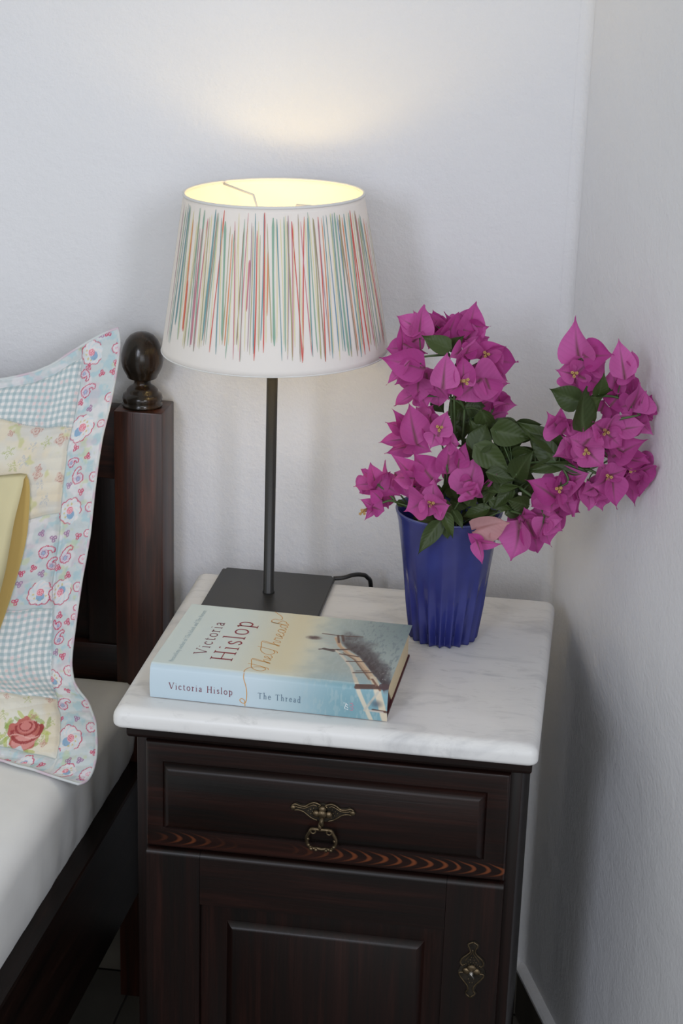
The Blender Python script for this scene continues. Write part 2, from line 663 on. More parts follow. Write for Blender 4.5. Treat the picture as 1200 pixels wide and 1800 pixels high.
def wall_mesh(name, p0, p1, z1, nrm, thick=0.12, mat_=M_wall):
    p0, p1, n = Vector(p0), Vector(p1), Vector(nrm)
    bm = bmesh.new()
    q = [p0, p1, p1 - n * thick, p0 - n * thick]
    lo = [bm.verts.new((a.x, a.y, 0)) for a in q]
    hi = [bm.verts.new((a.x, a.y, z1)) for a in q]
    for i in range(4):
        j = (i + 1) % 4
        bm.faces.new((lo[i], lo[j], hi[j], hi[i]))
    bm.faces.new(lo)
    bm.faces.new(hi)
    return tag(bmobj(name, bm, mat_), kind='structure')


corner = Vector((XC, YB, 0))
wall_mesh('wall_back', (-2.4, YB, 0), (XC + 0.05, YB, 0), 2.5, (0, -1, 0))
wall_mesh('wall_right', corner, corner + wd * WL, 2.5, wn)
# plaster fillet that softens the corner
bm = bmesh.new()
rad = 0.012
pts = []
a0 = corner + Vector((-rad, 0, 0))
a1 = corner + wd * rad
for i in range(7):
    t = i / 6
    p = a0 * (1 - t) ** 2 + corner * 2 * t * (1 - t) + a1 * t ** 2
    pts.append(p)
lo = [bm.verts.new((p.x, p.y - 0.0003, 0)) for p in pts]
hi = [bm.verts.new((p.x, p.y - 0.0003, 2.5)) for p in pts]
for i in range(6):
    bm.faces.new((lo[i], lo[i + 1], hi[i + 1], hi[i]))
tag(bmobj('trim_1', bm, M_wall, smooth=True), kind='structure')

# floor: slab with separate tiles
floor = box('floor', (-2.4, -2.6, -0.05), (1.7, YB + 0.1, -0.004), M_grout, bev=0)
floor['kind'] = 'structure'
tw = 0.33
for i in range(-5, 4):
    for j in range(0, 7):
        x0, y1 = -0.10 + i * tw, YB - 0.012 - j * tw
        box('tile', (x0 + 0.0015, y1 - tw + 0.0015, -0.004), (x0 + tw - 0.0015, y1 - 0.0015, 0.0), M_tile, floor, bev=0)


def skirting(name, p0, p1, n, h=0.0745, th=0.0125):
    """brown tile skirting with a plastered top edge"""
    p0, p1, n = Vector(p0), Vector(p1), Vector(n)
    o = None
    bm = bmesh.new()
    prof = [(0, 0), (th - 0.003, 0), (th - 0.003, h - 0.008), (th, h - 0.006), (th, h - 0.002), (th - 0.003, h), (0, h + 0.002)]
    L = []
    for p in (p0, p1):
        L.append([bm.verts.new((p.x + n.x * a, p.y + n.y * a, z)) for a, z in prof])
    k = len(prof)
    for i in range(k - 1):
        f = bm.faces.new((L[0][i], L[0][i + 1], L[1][i + 1], L[1][i]))
        f.material_index = 0 if i < 2 else 1
    bm.faces.new(L[0])
    bm.faces.new(L[1][::-1])
    o = bmobj(name, bm, [M_skirt, M_wall])
    o['kind'] = 'structure'
    return o


skirting('baseboard_back', (-2.4, YB, 0), (XC - 0.004, YB, 0), (0, -1, 0))
skirting('baseboard_right', corner, corner + wd * WL, wn)

# ------------------------------------------------------------------ nightstand
ns = thing('nightstand', 'dark brown wooden nightstand with white marble top in the corner', 'nightstand', (0.2145, -0.18, 0))
YF = -0.350     # front of the carcass
YD = -0.364     # face of drawer and door


def marble():
    lo, hi = Vector((0, -0.3968, 0.6024)), Vector((0.430, 0.0, 0.625))
    rc = 0.009
    n = 6
    rings = []
    def rr(inset, z):
        P = []
        x0, x1, y0, y1 = lo.x + inset, hi.x - inset, lo.y + inset, hi.y - inset
        r = max(rc - inset * 0.4, 0.002)
        for cx_, cy_, a in ((x1 - r, y1 - r, 0), (x0 + r, y1 - r, 90), (x0 + r, y0 + r, 180), (x1 - r, y0 + r, 270)):
            for k in range(n + 1):
                t = math.radians(a + 90 * k / n)
                P.append((cx_ + r * math.cos(t), cy_ + r * math.sin(t), z))
        return P
    R = 0.0055
    prof = [(R, lo.z)]
    for k in range(1, 7):
        t = math.pi / 2 * k / 6
        prof.append((R * (1 - math.sin(t)), lo.z + 0.0055 * (1 - math.cos(t))))
    for k in range(0, 7):
        t = math.pi / 2 * k / 6
        prof.append((0.0115 * (1 - math.cos(t)), hi.z - 0.0115 * (1 - math.sin(t))))
    V = []
    for ins, z in prof:
        V += rr(ins, z)
    m = 4 * (n + 1)
    F = grid_faces(len(prof), m, True).tolist()
    F.append(list(range(m))[::-1])
    F.append([(len(prof) - 1) * m + j for j in range(m)])
    o = mobj('marble_top', V, F, M_marble, ns, True, None, 'white marble slab with rounded edges')
    o.data.set_sharp_from_angle(angle=math.radians(60))
    return o


marble()
box('side_panel', (0.0140, YF, 0.0), (0.0300, -0.010, 0.5775), M_woodz, ns, 0.0015)
box('side_panel', (0.3990, YF, 0.0), (0.4150, -0.010, 0.5775), M_woodz, ns, 0.0015)
box('back_panel', (0.0300, -0.022, 0.02), (0.3990, -0.010, 0.5775), M_woodz, ns, 0)
box('bottom_panel', (0.0300, YF + 0.004, 0.05), (0.3990, -0.022, 0.066), M_woodx, ns, 0)
box('plinth', (0.0300, YF + 0.004, 0.0), (0.3990, YF + 0.02, 0.05), M_woodx, ns, 0)
box('divider_rail', (0.0300, YF + 0.001, 0.440), (0.3990, YF + 0.05, 0.462), M_woodx, ns, 0)
# moulding under the slab
bm = bmesh.new()
prof = [(0.0, 0.6024), (0.0, 0.5825), (0.0008, 0.5803), (0.0025, 0.5785), (0.0050, 0.5777)]
L = []
for ins, z in prof:
    x0, x1, y0, y1 = 0.0072 + ins * 0.75, 0.4240 - ins * 0.95, -0.3655 + ins, -0.008
    L.append([bm.verts.new(p) for p in ((x0, y0, z), (x1, y0, z), (x1, y1, z), (x0, y1, z))])
for a, b_ in zip(L[:-1], L[1:]):
    for i in range(4):
        bm.faces.new((a[i], a[(i + 1) % 4], b_[(i + 1) % 4], b_[i]))
bm.faces.new(L[0])
bm.faces.new(L[-1][::-1])
o = bmobj('top_moulding', bm, M_woodx, ns)


def panel_front(x0, x1, z0, z1, y, back, fx0, fx1, fz0, fz1, rise, bw, edge, groove=0.0012):
    """slab front with rounded outer edges and a bevelled raised field"""
    bm = bmesh.new()
    loops = []
    def rect(a0, a1, c0, c1, yy):
        loops.append([bm.verts.new(p) for p in ((a0, yy, c0), (a1, yy, c0), (a1, yy, c1), (a0, yy, c1))])
    rect(x0, x1, z0, z1, back)
    for k in range(5):
        t = math.pi / 2 * k / 4
        i = edge * (1 - math.cos(t))
        rect(x0 + i, x1 - i, z0 + i, z1 - i, y + edge * (1 - math.sin(t)))
    rect(fx0 - 0.0014, fx1 + 0.0014, fz0 - 0.0014, fz1 + 0.0014, y)
    rect(fx0 - 0.0004, fx1 + 0.0004, fz0 - 0.0004, fz1 + 0.0004, y + groove)
    rect(fx0 + 0.0008, fx1 - 0.0008, fz0 + 0.0008, fz1 - 0.0008, y - 0.0012)
    rect(fx0 + bw * 0.55, fx1 - bw * 0.55, fz0 + bw * 0.55, fz1 - bw * 0.55, y - rise * 0.75)
    rect(fx0 + bw, fx1 - bw, fz0 + bw, fz1 - bw, y - rise)
    for a, b_ in zip(loops[:-1], loops[1:]):
        for i in range(4):
            bm.faces.new((a[i], a[(i + 1) % 4], b_[(i + 1) % 4], b_[i]))
    bm.faces.new(loops[0])
    bm.faces.new(loops[-1][::-1])
    return bm


drawer = bmobj('drawer', panel_front(0.0268, 0.4035, 0.4535, 0.5757, YD, YF - 0.0004, 0.0462, 0.3800, 0.4775, 0.5525, 0.0060, 0.0072, 0.0035), M_drawer, ns)
smooth_by_angle(drawer, 30)

# --- drawer pull
K = 0.0875e-3
HX, HZ = 0.2150, 0.5170
half = [(0, -125), (-38, -112), (-60, -104), (-100, -132), (-150, -118), (-200, -82), (-255, -84), (-315, -104), (-365, -70), (-392, -38), (-372, 2), (-318, 14), (-262, -8), (-205, 30), (-150, 68), (-100, 98), (-50, 112), (0, 112)]
outl = half + [(-x, y) for x, y in half[-2:0:-1]]
outl = [(HX + x * K, HZ - (y - 0) * K) for x, y in outl]
YP = YD - 0.0060
plate = bmobj('pull_backplate', prism_bm(outl, YP - 0.0022, YP), M_brassd, drawer, label='wing shaped aged brass backplate')
tm = MB()
for s in (1, -1):
    def q(P, dy=-0.0030):
        return [(HX + s * x * K, YP + dy, HZ - y * K) for x, y in P]
    tm.tube(catmull(q([(-52, -72), (-30, -95), (-60, -115), (-110, -125), (-165, -100), (-210, -66), (-270, -68), (-330, -85), (-365, -60)]), 5), 0.0011, 6)
    tm.tube(catmull(q([(-70, -80), (-110, -95), (-160, -72), (-215, -42), (-290, -45), (-330, -55)]), 5), 0.0008, 6)
    tm.tube(catmull(q([(-340, -5), (-290, -12), (-230, 5), (-180, 42), (-120, 82), (-60, 100)]), 5), 0.0009, 6)
    tm.ball((HX + s * -352 * K, YP - 0.003, HZ + 38 * K), (0.0030, 0.0018, 0.0028))
    for dx, dy in ((-110, -50), (-145, -30), (-175, -10), (-120, -5), (-90, 20), (-140, 25), (-100, 55), (-85, -20)):
        tm.ball((HX + s * dx * K, YP - 0.0024, HZ - dy * K), 0.0010, 5, 6)
tm.build('pull_scrolls', M_brass, drawer)
tm = MB()
for dx, dy in ((-72, 0), (72, 0), (0, -62), (0, 22)):
    tm.ball((HX + dx * K, YP - 0.0052, HZ - dy * K), (0.0042, 0.0028, 0.0040))
tm.ball((HX, YP - 0.0068, HZ + 10 * K), (0.0052, 0.0032, 0.0048))
tm.tube([(HX, YP - 0.004, HZ - 30 * K), (HX, YP - 0.009, HZ - 70 * K), (HX, YP - 0.0095, HZ - 110 * K), (HX, YP - 0.006, HZ - 140 * K)], 0.0024, 8)
tm.build('pull_rosette', M_brass, drawer)
tm = MB()
yr = YP - 0.0075
ring = [(-115, 195), (-60, 190), (0, 192), (60, 190), (115, 195), (140, 240), (172, 310), (170, 380), (145, 440), (100, 472), (50, 466), (0, 476), (-50, 466), (-100, 472), (-145, 440), (-170, 380), (-172, 310), (-140, 240)]
RP = np.array([(HX + (x - 5) * K, yr + 0.004 * (y - 190) / 290, HZ - y * K) for x, y in ring])
RPs = []
nR = len(RP)
for i in range(nR):
    p0, p1, p2, p3 = RP[i - 1], RP[i], RP[(i + 1) % nR], RP[(i + 2) % nR]
    for t in (0, 0.33, 0.66):
        RPs.append(0.5 * ((2 * p1) + (-p0 + p2) * t + (2 * p0 - 5 * p1 + 4 * p2 - p3) * t * t + (-p0 + 3 * p1 - 3 * p2 + p3) * t ** 3))
tm.tube(np.array(RPs), 0.0019, 8, True)
for s in (-1, 1):
    c = np.array((HX + (s * 95 - 5) * K, yr - 0.001, HZ - 215 * K))
    tm.tube([c + 0.0026 * np.array((math.cos(t), 0, math.sin(t))) for t in np.linspace(0, 2 * math.pi, 12, endpoint=False)], 0.0010, 6, True)
    for dx, dy in ((150, 420), (118, 468), (160, 340), (60, 476)):
        tm.ball((HX + (s * dx - 5) * K, yr + 0.002, HZ - dy * K), 0.0021, 6, 8)
tm.tube([(HX - 18 * K, yr, HZ - 95 * K), (HX - 22 * K, yr - 0.001, HZ - 150 * K), (HX - 18 * K, yr, HZ - 200 * K)], 0.0019, 8)
tm.build('pull_ring', M_brass, drawer, label='ornate aged brass drop ring')

# --- door: frame boards, recessed panel with raised field, escutcheon
bm = bmesh.new()
door = bpy.data.objects.new('door', None)
door.empty_display_size = 0.03
door.location = (0.0268, YF, 0.05)
link(door, ns)
bpy.context.view_layer.update()
DT, DB = 0.4500, 0.055


def door_board(nm, x0, x1, z0, z1, mt, top_round=False):
    bm = bmesh.new()
    pf = [(YF - 0.0004, z0), (YD, z0)]
    if top_round:
        e = 0.0065
        for k in range(7):
            t = math.pi / 2 * k / 6
            pf.append((YD + e * (1 - math.cos(t)), z1 - e + e * math.sin(t)))
    else:
        pf.append((YD, z1))
    pf.append((YF - 0.0004, z1))
    A_ = [bm.verts.new((x0, y, z)) for y, z in pf]
    B_ = [bm.verts.new((x1, y, z)) for y, z in pf]
    k = len(pf)
    for i in range(k):
        bm.faces.new((A_[i], A_[(i + 1) % k], B_[(i + 1) % k], B_[i]))
    bm.faces.new(A_)
    bm.faces.new(B_[::-1])
    o = bmobj(nm, bm, mt, door)
    smooth_by_angle(o, 30)
    return o


door_board('stile', 0.0268, 0.0842, DB, DT, M_woodz, True)
door_board('stile', 0.3452, 0.4035, DB, DT, M_woodz, True)
door_board('rail', 0.0846, 0.3448, 0.389, DT, M_woodx, True)
door_board('rail', 0.0846, 0.3448, DB, 0.115, M_woodx)
bm = panel_front(0.0846, 0.3448, 0.115, 0.389, YD + 0.0065, YF - 0.001, 0.1135, 0.3240, 0.140, 0.3690, 0.0060, 0.0075, 0.0004, 0.0005)
pn = bmobj('door_panel', bm, M_woodz, door)
smooth_by_angle(pn, 30)

KE = 0.0690e-3
EX, EZ = 0.3760, 0.3455
half = [(15, -520), (-45, -500), (-92, -450), (-80, -400), (-45, -370), (-50, -300), (-110, -260), (-175, -200), (-198, -120), (-165, -70), (-190, -20), (-205, 30), (-190, 100), (-130, 190), (-70, 270), (-60, 340), (-90, 390), (-60, 450), (-20, 490)]
outl = [(EX + x * KE, EZ - y * KE) for x, y in half] + [(EX + (10 - x) * KE, EZ - y * KE) for x, y in half[:0:-1]]
bmobj('escutcheon', prism_bm(outl, YD - 0.0016, YD), M_brassd, door, label='aged brass keyhole plate')
tm = MB()
for s in (1, -1):
    def q(P, dy=-0.0020):
        return [(EX + s * x * KE, YD + dy, EZ - y * KE) for x, y in P]
    tm.tube(catmull(q([(0, -500), (-70, -455), (-55, -400), (-35, -330), (-80, -270), (-150, -200), (-175, -130), (-140, -80), (-110, -105)]), 4), 0.0009, 6)
    tm.tube(catmull(q([(0, -370), (-20, -290), (-70, -220), (-110, -160)]), 4), 0.0006, 6)
    tm.tube(catmull(q([(-120, 40), (-185, 50), (-170, 110), (-110, 190), (-50, 270), (-40, 340), (-70, 400), (0, 470)]), 4), 0.0009, 6)
    for dx, dy in ((-30, -190), (-60, -150), (-20, -140), (-90, -110), (-45, -105), (-15, -230), (-40, 150), (-20, 210)):
        tm.ball((EX + s * dx * KE, YD - 0.0018, EZ - dy * KE), 0.0008, 5, 6)
    tm.ball((EX + s * -70 * KE, YD - 0.0028, EZ + 0 * KE), (0.0048, 0.0022, 0.0040))
tm.ball((EX, YD - 0.0032, EZ + 55 * KE), (0.0052, 0.0024, 0.0044))
tm.build('escutcheon_scrolls', M_brass, door)
tm = MB()
tm.tube([(EX, YD - 0.001, EZ - 10 * KE), (EX, YD - 0.0085, EZ - 12 * KE)], 0.0022, 10)
tm.tube([(EX - 0.0012, YD - 0.008, EZ + 0.0008), (EX + 0.0030, YD - 0.008, EZ - 0.0052)], 0.0009, 6)
tm.build('key', simple('steel_key', (0.35, 0.33, 0.30), 0.3, metal=0.9), door, label='small key stub in the lock')

# ------------------------------------------------------------------ bed
bed = thing('bed', 'dark reddish wooden bed frame with turned post beside the nightstand', 'bed', (-0.0785, 0.047, 0))
px0, px1, py0, py1 = -0.1085, -0.0490, 0.018, 0.0780
post = box('bedpost', (px0, py0, 0), (px1, py1, 0.8125), M_woodzr, bed, 0.0016, 2)
fc = ((px0 + px1) / 2 - 0.002, 0.048, 0.8125)
fin = [(0.0, 0.0), (0.0235, 0.0), (0.0245, 0.0018), (0.0245, 0.0030), (0.0228, 0.0045), (0.0236, 0.0075), (0.0242, 0.0105), (0.0232, 0.0145), (0.0200, 0.0170), (0.0190, 0.0180), (0.0186, 0.0205), (0.0150, 0.0240), (0.0112, 0.0262), (0.0100, 0.0290), (0.0104, 0.0325),
       (0.0130, 0.0345), (0.0175, 0.0352), (0.0184, 0.0368), (0.0188, 0.0385), (0.0215, 0.0430), (0.0240, 0.0490), (0.0252, 0.0560), (0.0248, 0.0640), (0.0228, 0.0730), (0.0190, 0.0815), (0.0140, 0.0872), (0.0080, 0.0902), (0.0, 0.0912)]
lathe('finial', fin, M_turned, post, fc, 48, label='turned acorn finial with glossy varnish')
head = bpy.data.objects.new('headboard', None)
head.empty_display_size = 0.03
head.location = (-0.5, 0.06, 0.4)
link(head, bed)
bpy.context.view_layer.update()
XL = -0.95
box('headboard_rail', (XL, 0.038, 0.7200), (px0, 0.064, 0.8095), M_woodxr, head, 0.002)
box('headboard_rail', (XL, 0.038, 0.395), (px0, 0.064, 0.5000), M_woodxr, head, 0.002)
box('headboard_stile', (-0.1500, 0.040, 0.5000), (px0, 0.062, 0.7200), M_woodz, head, 0.001)
bmobj('headboard_panel', panel_front(XL + 0.02, -0.1500, 0.5000, 0.7200, 0.052, 0.062, XL + 0.05, -0.168, 0.518, 0.702, 0.005, 0.006, 0.0004), M_woodx, head)


def rail_x(y, x):
    return x + 0.022 * (y + 0.05)


bm = bmesh.new()
ya, yb = py0, -2.1
L = []
for y in (ya, yb):
    L.append([bm.verts.new((rail_x(y, a), y, z)) for a, z in ((-0.0940, 0.349), (-0.072, 0.349), (-0.070, 0.347), (-0.070, 0.190), (-0.072, 0.188), (-0.0940, 0.188))])
for i in range(6):
    bm.faces.new((L[0][i], L[0][(i + 1) % 6], L[1][(i + 1) % 6], L[1][i]))
bm.faces.new(L[0])
bm.faces.new(L[1][::-1])
bmobj('side_rail', bm, M_woody, bed)
bm = bmesh.new()
box_bm(bm, (XL, -2.08, 0.255), (-0.16, 0.030, 0.272))
bmobj('bed_slats', bm, M_woodx, bed)

# mattress in a white fitted sheet
def mattress():
    x1, zt = -0.0835, 0.4635
    prof = []
    for k in range(8):      # side, bottom to top
        z = 0.275 + (zt - 0.028 - 0.275) * k / 7
        prof.append((x1 - 0.012 + 0.012 * min(1, (z - 0.275) / 0.13), z))
    for k in range(1, 9):
        t = math.pi / 2 * k / 8
        prof.append((x1 - 0.028 + 0.028 * math.cos(t), zt - 0.028 + 0.028 * math.sin(t)))
    for k in range(1, 31):
        prof.append((x1 - 0.028 - 0.84 * (k / 30) ** 1.5, zt))
    prof = np.array(prof)
    ye = 0.030
    ys = []
    rr = 0.028
    rows = []
    # head end closes with a rounded edge
    nY = 110
    yy = ye - rr - (np.linspace(0, 1, nY) ** 1.4) * 2.0
    P = []
    for k in range(9):
        t = math.pi / 2 * (1 - k / 8)
        y = ye - rr + rr * math.sin(t)
        ins = rr * (1 - math.cos(t))
        row = []
        for x, z in prof:
            row.append((min(x, x1 - ins * 1.3) if True else x, y, min(z, zt - ins)))
        P.append(row)
    for y in yy[1:]:
        P.append([(x, y, z) for x, z in prof])
    P = np.array(P)
    X, Y, Z = P[..., 0], P[..., 1], P[..., 2]
    near = np.exp(-((Y + 0.12) / 0.18) ** 2)
    side = np.clip((0.47 - Z) / 0.09, 0, 1) * (X > x1 - 0.05)
    wr = np.sin(Y * 95 + Z * 60 + 3 * fbm2(Y * 9, Z * 12, 5)) * 0.0022 * side * (0.25 + near)
    wr += (fbm2(Y * 16, Z * 10 + X * 6, 8) - 0.5) * 0.008 * side
    P[..., 0] += wr - 0.006 * side * (fbm2(Y * 3, Z * 2, 3) - 0.5)
    P[..., 2] += (fbm2(X * 7, Y * 7, 2) - 0.6) * 0.003 * (Z > 0.45)
    P[..., 0] = np.where(Z < 0.362, np.minimum(P[..., 0], -0.0962), P[..., 0])
    # bedding follows the rail
    P[..., 0] += 0.022 * np.minimum(Y + 0.05, 0.08)
    V = P.reshape(-1, 3)
    F = grid_faces(P.shape[0], P.shape[1])[:, ::-1].tolist()
    # close head end
    n = P.shape[1]
    o = mobj('mattress', V, F, M_sheet, None, True)
    return o


mt = mattress()
tag(mt, 'mattress covered by a smooth white fitted sheet in the wooden bed', 'mattress')

# ------------------------------------------------------------------ patchwork cushion
QD = json.loads('{"R":[[-0.0744,-0.2702,0.466],[-0.067,-0.262,0.4654],[-0.0644,-0.248,0.4706],[-0.0643,-0.234,0.4799],[-0.0668,-0.22,0.4897],[-0.0741,-0.198,0.5076],[-0.09,-0.174,0.5206],[-0.1048,-0.16,0.5264],[-0.1144,-0.15,0.5332],[-0.1209,-0.136,0.5481],[-0.1222,-0.126,0.5638],[-0.1221,-0.116,0.5813],[-0.1215,-0.105,0.6041],[-0.1191,-0.092,0.6386],[-0.1162,-0.084,0.6622],[-0.1136,-0.075,0.6876],[-0.1116,-0.06,0.7375],[-0.1099,-0.05,0.7673],[-0.1068,-0.04,0.7985],[-0.1008,-0.028,0.8314],[-0.0972,-0.02,0.8563],[-0.095,-0.012,0.8783],[-0.0939,-0.005,0.9039],[-0.0963,-0.003,0.9189]],"T":[[-0.0963,-0.003,0.9189],[-0.1111,-0.004,0.9128],[-0.1278,-0.006,0.9033],[-0.141,-0.008,0.8947],[-0.1543,-0.01,0.8861],[-0.1705,-0.014,0.8737],[-0.1937,-0.018,0.8629],[-0.2139,-0.02,0.8572],[-0.2342,-0.022,0.8522]],"B":[[-0.1755,-0.235,0.468],[-0.1537,-0.2447,0.468],[-0.1344,-0.2492,0.468],[-0.1159,-0.2559,0.467],[-0.0979,-0.2633,0.467],[-0.0744,-0.2702,0.466]]}')
R3, T3, B3 = (np.array(QD[k]) for k in 'RTB')
XM = -0.36


def mir(P):
    Q = np.array(P, float)
    Q[..., 0] = 2 * XM - Q[..., 0]
    return Q


def arcl(P):
    d = np.r_[0, np.cumsum(np.linalg.norm(np.diff(P, axis=0), axis=1))]
    return d / d[-1]


def itp(P, s, t):
    return np.stack([np.interp(t, s, P[:, i]) for i in range(3)], -1)


sR = arcl(R3)
Tf = np.vstack([mir(T3), [XM, -0.03, 0.846], T3[::-1]])
sT = (Tf[:, 0] - Tf[0, 0]) / (Tf[-1, 0] - Tf[0, 0])
Bf = np.vstack([mir(B3[::-1]), [XM, B3[0, 1] + 0.02, 0.466], B3])
sB = (Bf[:, 0] - Bf[0, 0]) / (Bf[-1, 0] - Bf[0, 0])


def smooth_interp(P, s):
    k = np.ones(9) / 9
    t = np.linspace(0, 1, 400)
    Q = itp(P, s, t)
    Qp = np.vstack([np.repeat(Q[:1], 4, 0), Q, np.repeat(Q[-1:], 4, 0)])
    Q2 = np.stack([np.convolve(Qp[:, i], k, 'valid') for i in range(3)], -1)
    Q2[0], Q2[-1] = Q[0], Q[-1]
    return Q2, t


R3s, sRs = smooth_interp(R3, sR)


def qsurf(u, v, front=1.0):
    R = itp(R3s, sRs, v)
    Lf = mir(R)
    T = itp(Tf, sT, u)
    B = itp(Bf, sB, u)
    U, V = u[..., None], v[..., None]
    c00, c10, c01, c11 = mir(R3[0]), R3[0], mir(R3[-1]), R3[-1]
    P = (1 - U) * Lf + U * R + (1 - V) * B + V * T - ((1 - U) * (1 - V) * c00 + U * (1 - V) * c10 + (1 - U) * V * c01 + U * V * c11)
    fx = np.clip((1 - np.abs(2 * u - 1) - 0.14) / 0.86, 0, 1)
    fv = np.clip(np.minimum((v - 0.03) * 1.8, 1 - v) / 0.5, 0, 1)
    b = 0.075 * np.sin(fx * math.pi / 2) ** 0.8 * np.sin(np.clip(fv * 1.3, 0, 1) * math.pi / 2) ** 0.9
    P = P + (b * front)[..., None] * np.array([0, -0.87, 0.49])
    return P


def quilt():
    q = thing('patchwork_cushion', 'quilted patchwork cushion of gingham and rose prints leaning on the headboard', 'cushion', (-0.2, -0.12, 0.466))
    us = np.r_[np.linspace(0, 0.70, 50, endpoint=False), np.linspace(0.70, 1.0, 250)]
    vs_ = np.linspace(0, 1, 540)
    uu, vv = np.meshgrid(us, vs_)
    P0 = qsurf(uu, vv)
    X, Z = P0[..., 0], P0[..., 2]
    # lengths along the cloth
    dU = np.linalg.norm(np.diff(P0, axis=1), axis=2)
    W = np.concatenate([np.zeros((P0.shape[0], 1)), np.cumsum(dU, 1)], 1)
    W = W - W[:, [-8]] + 0.62
    dV = np.linalg.norm(np.diff(P0, axis=0), axis=2)
    S = np.concatenate([np.zeros((1, P0.shape[1])), np.cumsum(dV, 0)], 0)
    S = S - S[[270], :] + 0.28
    # regions: 1 border, 2 gingham, 3 cream rose print, 4 paisley patch
    um = np.abs(uu - 0.5) + 0.5
    ub = np.interp(vv, [0, 0.073, 0.185, 0.319, 0.427, 0.485, 0.665, 1.0], [0.918, 0.920, 0.924, 0.947, 0.932, 0.925, 0.922, 0.917])
    ridge = 0.841 + (0.9 - um) * 0.44
    rows = np.select([vv < 0.053, vv < 0.206, vv < 0.428, vv < 0.636, vv < ridge - 0.01, vv < 0.976], [1, 3, 2, 4, 3, 2], 1)
    inner = um < ub
    colm = np.floor((um - 0.5) / 0.21).astype(int)    # patches further along alternate
    cyc = {3: {0: 2, 1: 4}, 2: {0: 3, 1: 2}, 4: {0: 2, 1: 4}}
    reg = np.where(inner, rows, 1)
    left = (um < 0.715) & inner & (rows > 1)
    reg = np.where(left & (rows == 3), 2, reg)
    reg = np.where(left & (rows == 2), 3, reg)
    # seams and quilting puckers
    seam = np.minimum.reduce([np.abs(um - ub) * 0.62, np.where(inner, np.minimum.reduce([np.abs(vv - s) for s in (0.053, 0.206, 0.428, 0.636, 0.976)] + [np.abs(vv - ridge + 0.01)]) * 0.56, 1)])
    d = 0.0022 * (sst(0, 0.006, seam) - 1)
    d = d + 0.0016 * (fbm2(W * 90, S * 90, 3, 3) - 0.5) + 0.0030 * (fbm2(W * 30, S * 46, 9, 2) - 0.5)
    d = d + 0.0012 * np.abs(np.sin(S * math.pi / 0.0145 + 0.6 * fbm2(W * 20, S * 4, 6, 2))) * sst(0.0, 0.004, seam)
    edge = np.minimum.reduce([(1 - um) * 0.62, vv * 0.56, (1 - vv) * 0.56])
    d = d * sst(0, 0.004, edge)
    Pf = P0 + d[..., None] * np.array([0, -0.87, 0.49])
    # ---- print
    C = np.zeros(P0.shape)
    nz = fbm2(W * 70, S * 70, 21, 4)
    nzb = fbm2(W * 28, S * 28, 33, 3)
    pal = np.array([200, 208, 209.0])
    C[:] = pal
    over(C, (172, 200, 208), sst(0.50, 0.64, fbm2(W * 120, S * 120, 21, 4)) * 0.75)
    over(C, (222, 220, 222), sst(0.55, 0.7, fbm2(W * 55, S * 55, 41, 3)) * 0.8)
    over(C, (206, 190, 200), sst(0.6, 0.75, fbm2(W * 60, S * 60, 52, 3)) * 0.5)
    over(C, (196, 206, 160), sst(0.66, 0.78, fbm2(W * 80, S * 80, 61, 3)) * 0.5)
    # cream print
    Cc = np.zeros(P0.shape)
    Cc[:] = (220, 217, 205)
    over(Cc, (222, 211, 188), sst(0.4, 0.65, nzb) * 0.8)
    over(Cc, (204, 206, 206), sst(0.6, 0.75, fbm2(W * 33, S * 33, 71, 3)) * 0.5)
    over(Cc, (186, 192, 120), sst(0.66, 0.76, fbm2(W * 60, S * 60, 81, 3)) * 0.45)
    # gingham, 8 mm checks
    per = 0.0079
    gx = ((W - 0.0012 * np.sin(S * 60)) / per) % 1.0
    gy = ((S - 0.0010 * np.sin(W * 55)) / per) % 1.0
    bx = sst(0.0, 0.08, gx) * (1 - sst(0.5, 0.58, gx))
    by = sst(0.0, 0.08, gy) * (1 - sst(0.5, 0.58, gy))
    Cg = np.zeros(P0.shape)
    Cg[:] = (232, 230, 228)
    over(Cg, (194, 205, 207), np.maximum(bx, by))
    over(Cg, (168, 187, 191), bx * by)
    over(Cg, (226, 206, 206), (1 - np.maximum(bx, by)) * sst(0.62, 0.7, fbm2(W * 45, S * 45, 91, 2)) * 0.8)
    # motifs, at their places on the cloth
    eu = np.array([0.0, -0.42, 0.907])
    red, pink, blue, mauve = (196, 62, 96), (222, 100, 130), (120, 160, 196), (150, 110, 150)
    for kind, mx_, my_, mz_, r in MOTIFS:
        m = np.array([mx_, my_, mz_]) / 1e4
        r = r / 1e4
        D = P0 - m
        msk = (np.abs(D[..., 0]) < r * 1.8) & (np.abs(D[..., 2]) < r * 1.8) & (D[..., 1] > -0.2)
        if not msk.any():
            continue
        a = D[..., 0][msk]
        i0 = np.unravel_index(np.argmin((D ** 2).sum(-1)), X.shape)
        b_ = (S - S[i0[0], i0[1]])[msk]
        a = (W - W[i0[0], i0[1]])[msk]
        rad = np.hypot(a, b_)
        th = np.arctan2(b_, a)
        tgt = Cc if kind in (4, 5, 6) else C
        cc = tgt[msk]
        lw = 0.00062
        jit = 0.10 * np.sin(3 * th + mx_) + 0.06 * np.sin(5 * th + mz_)
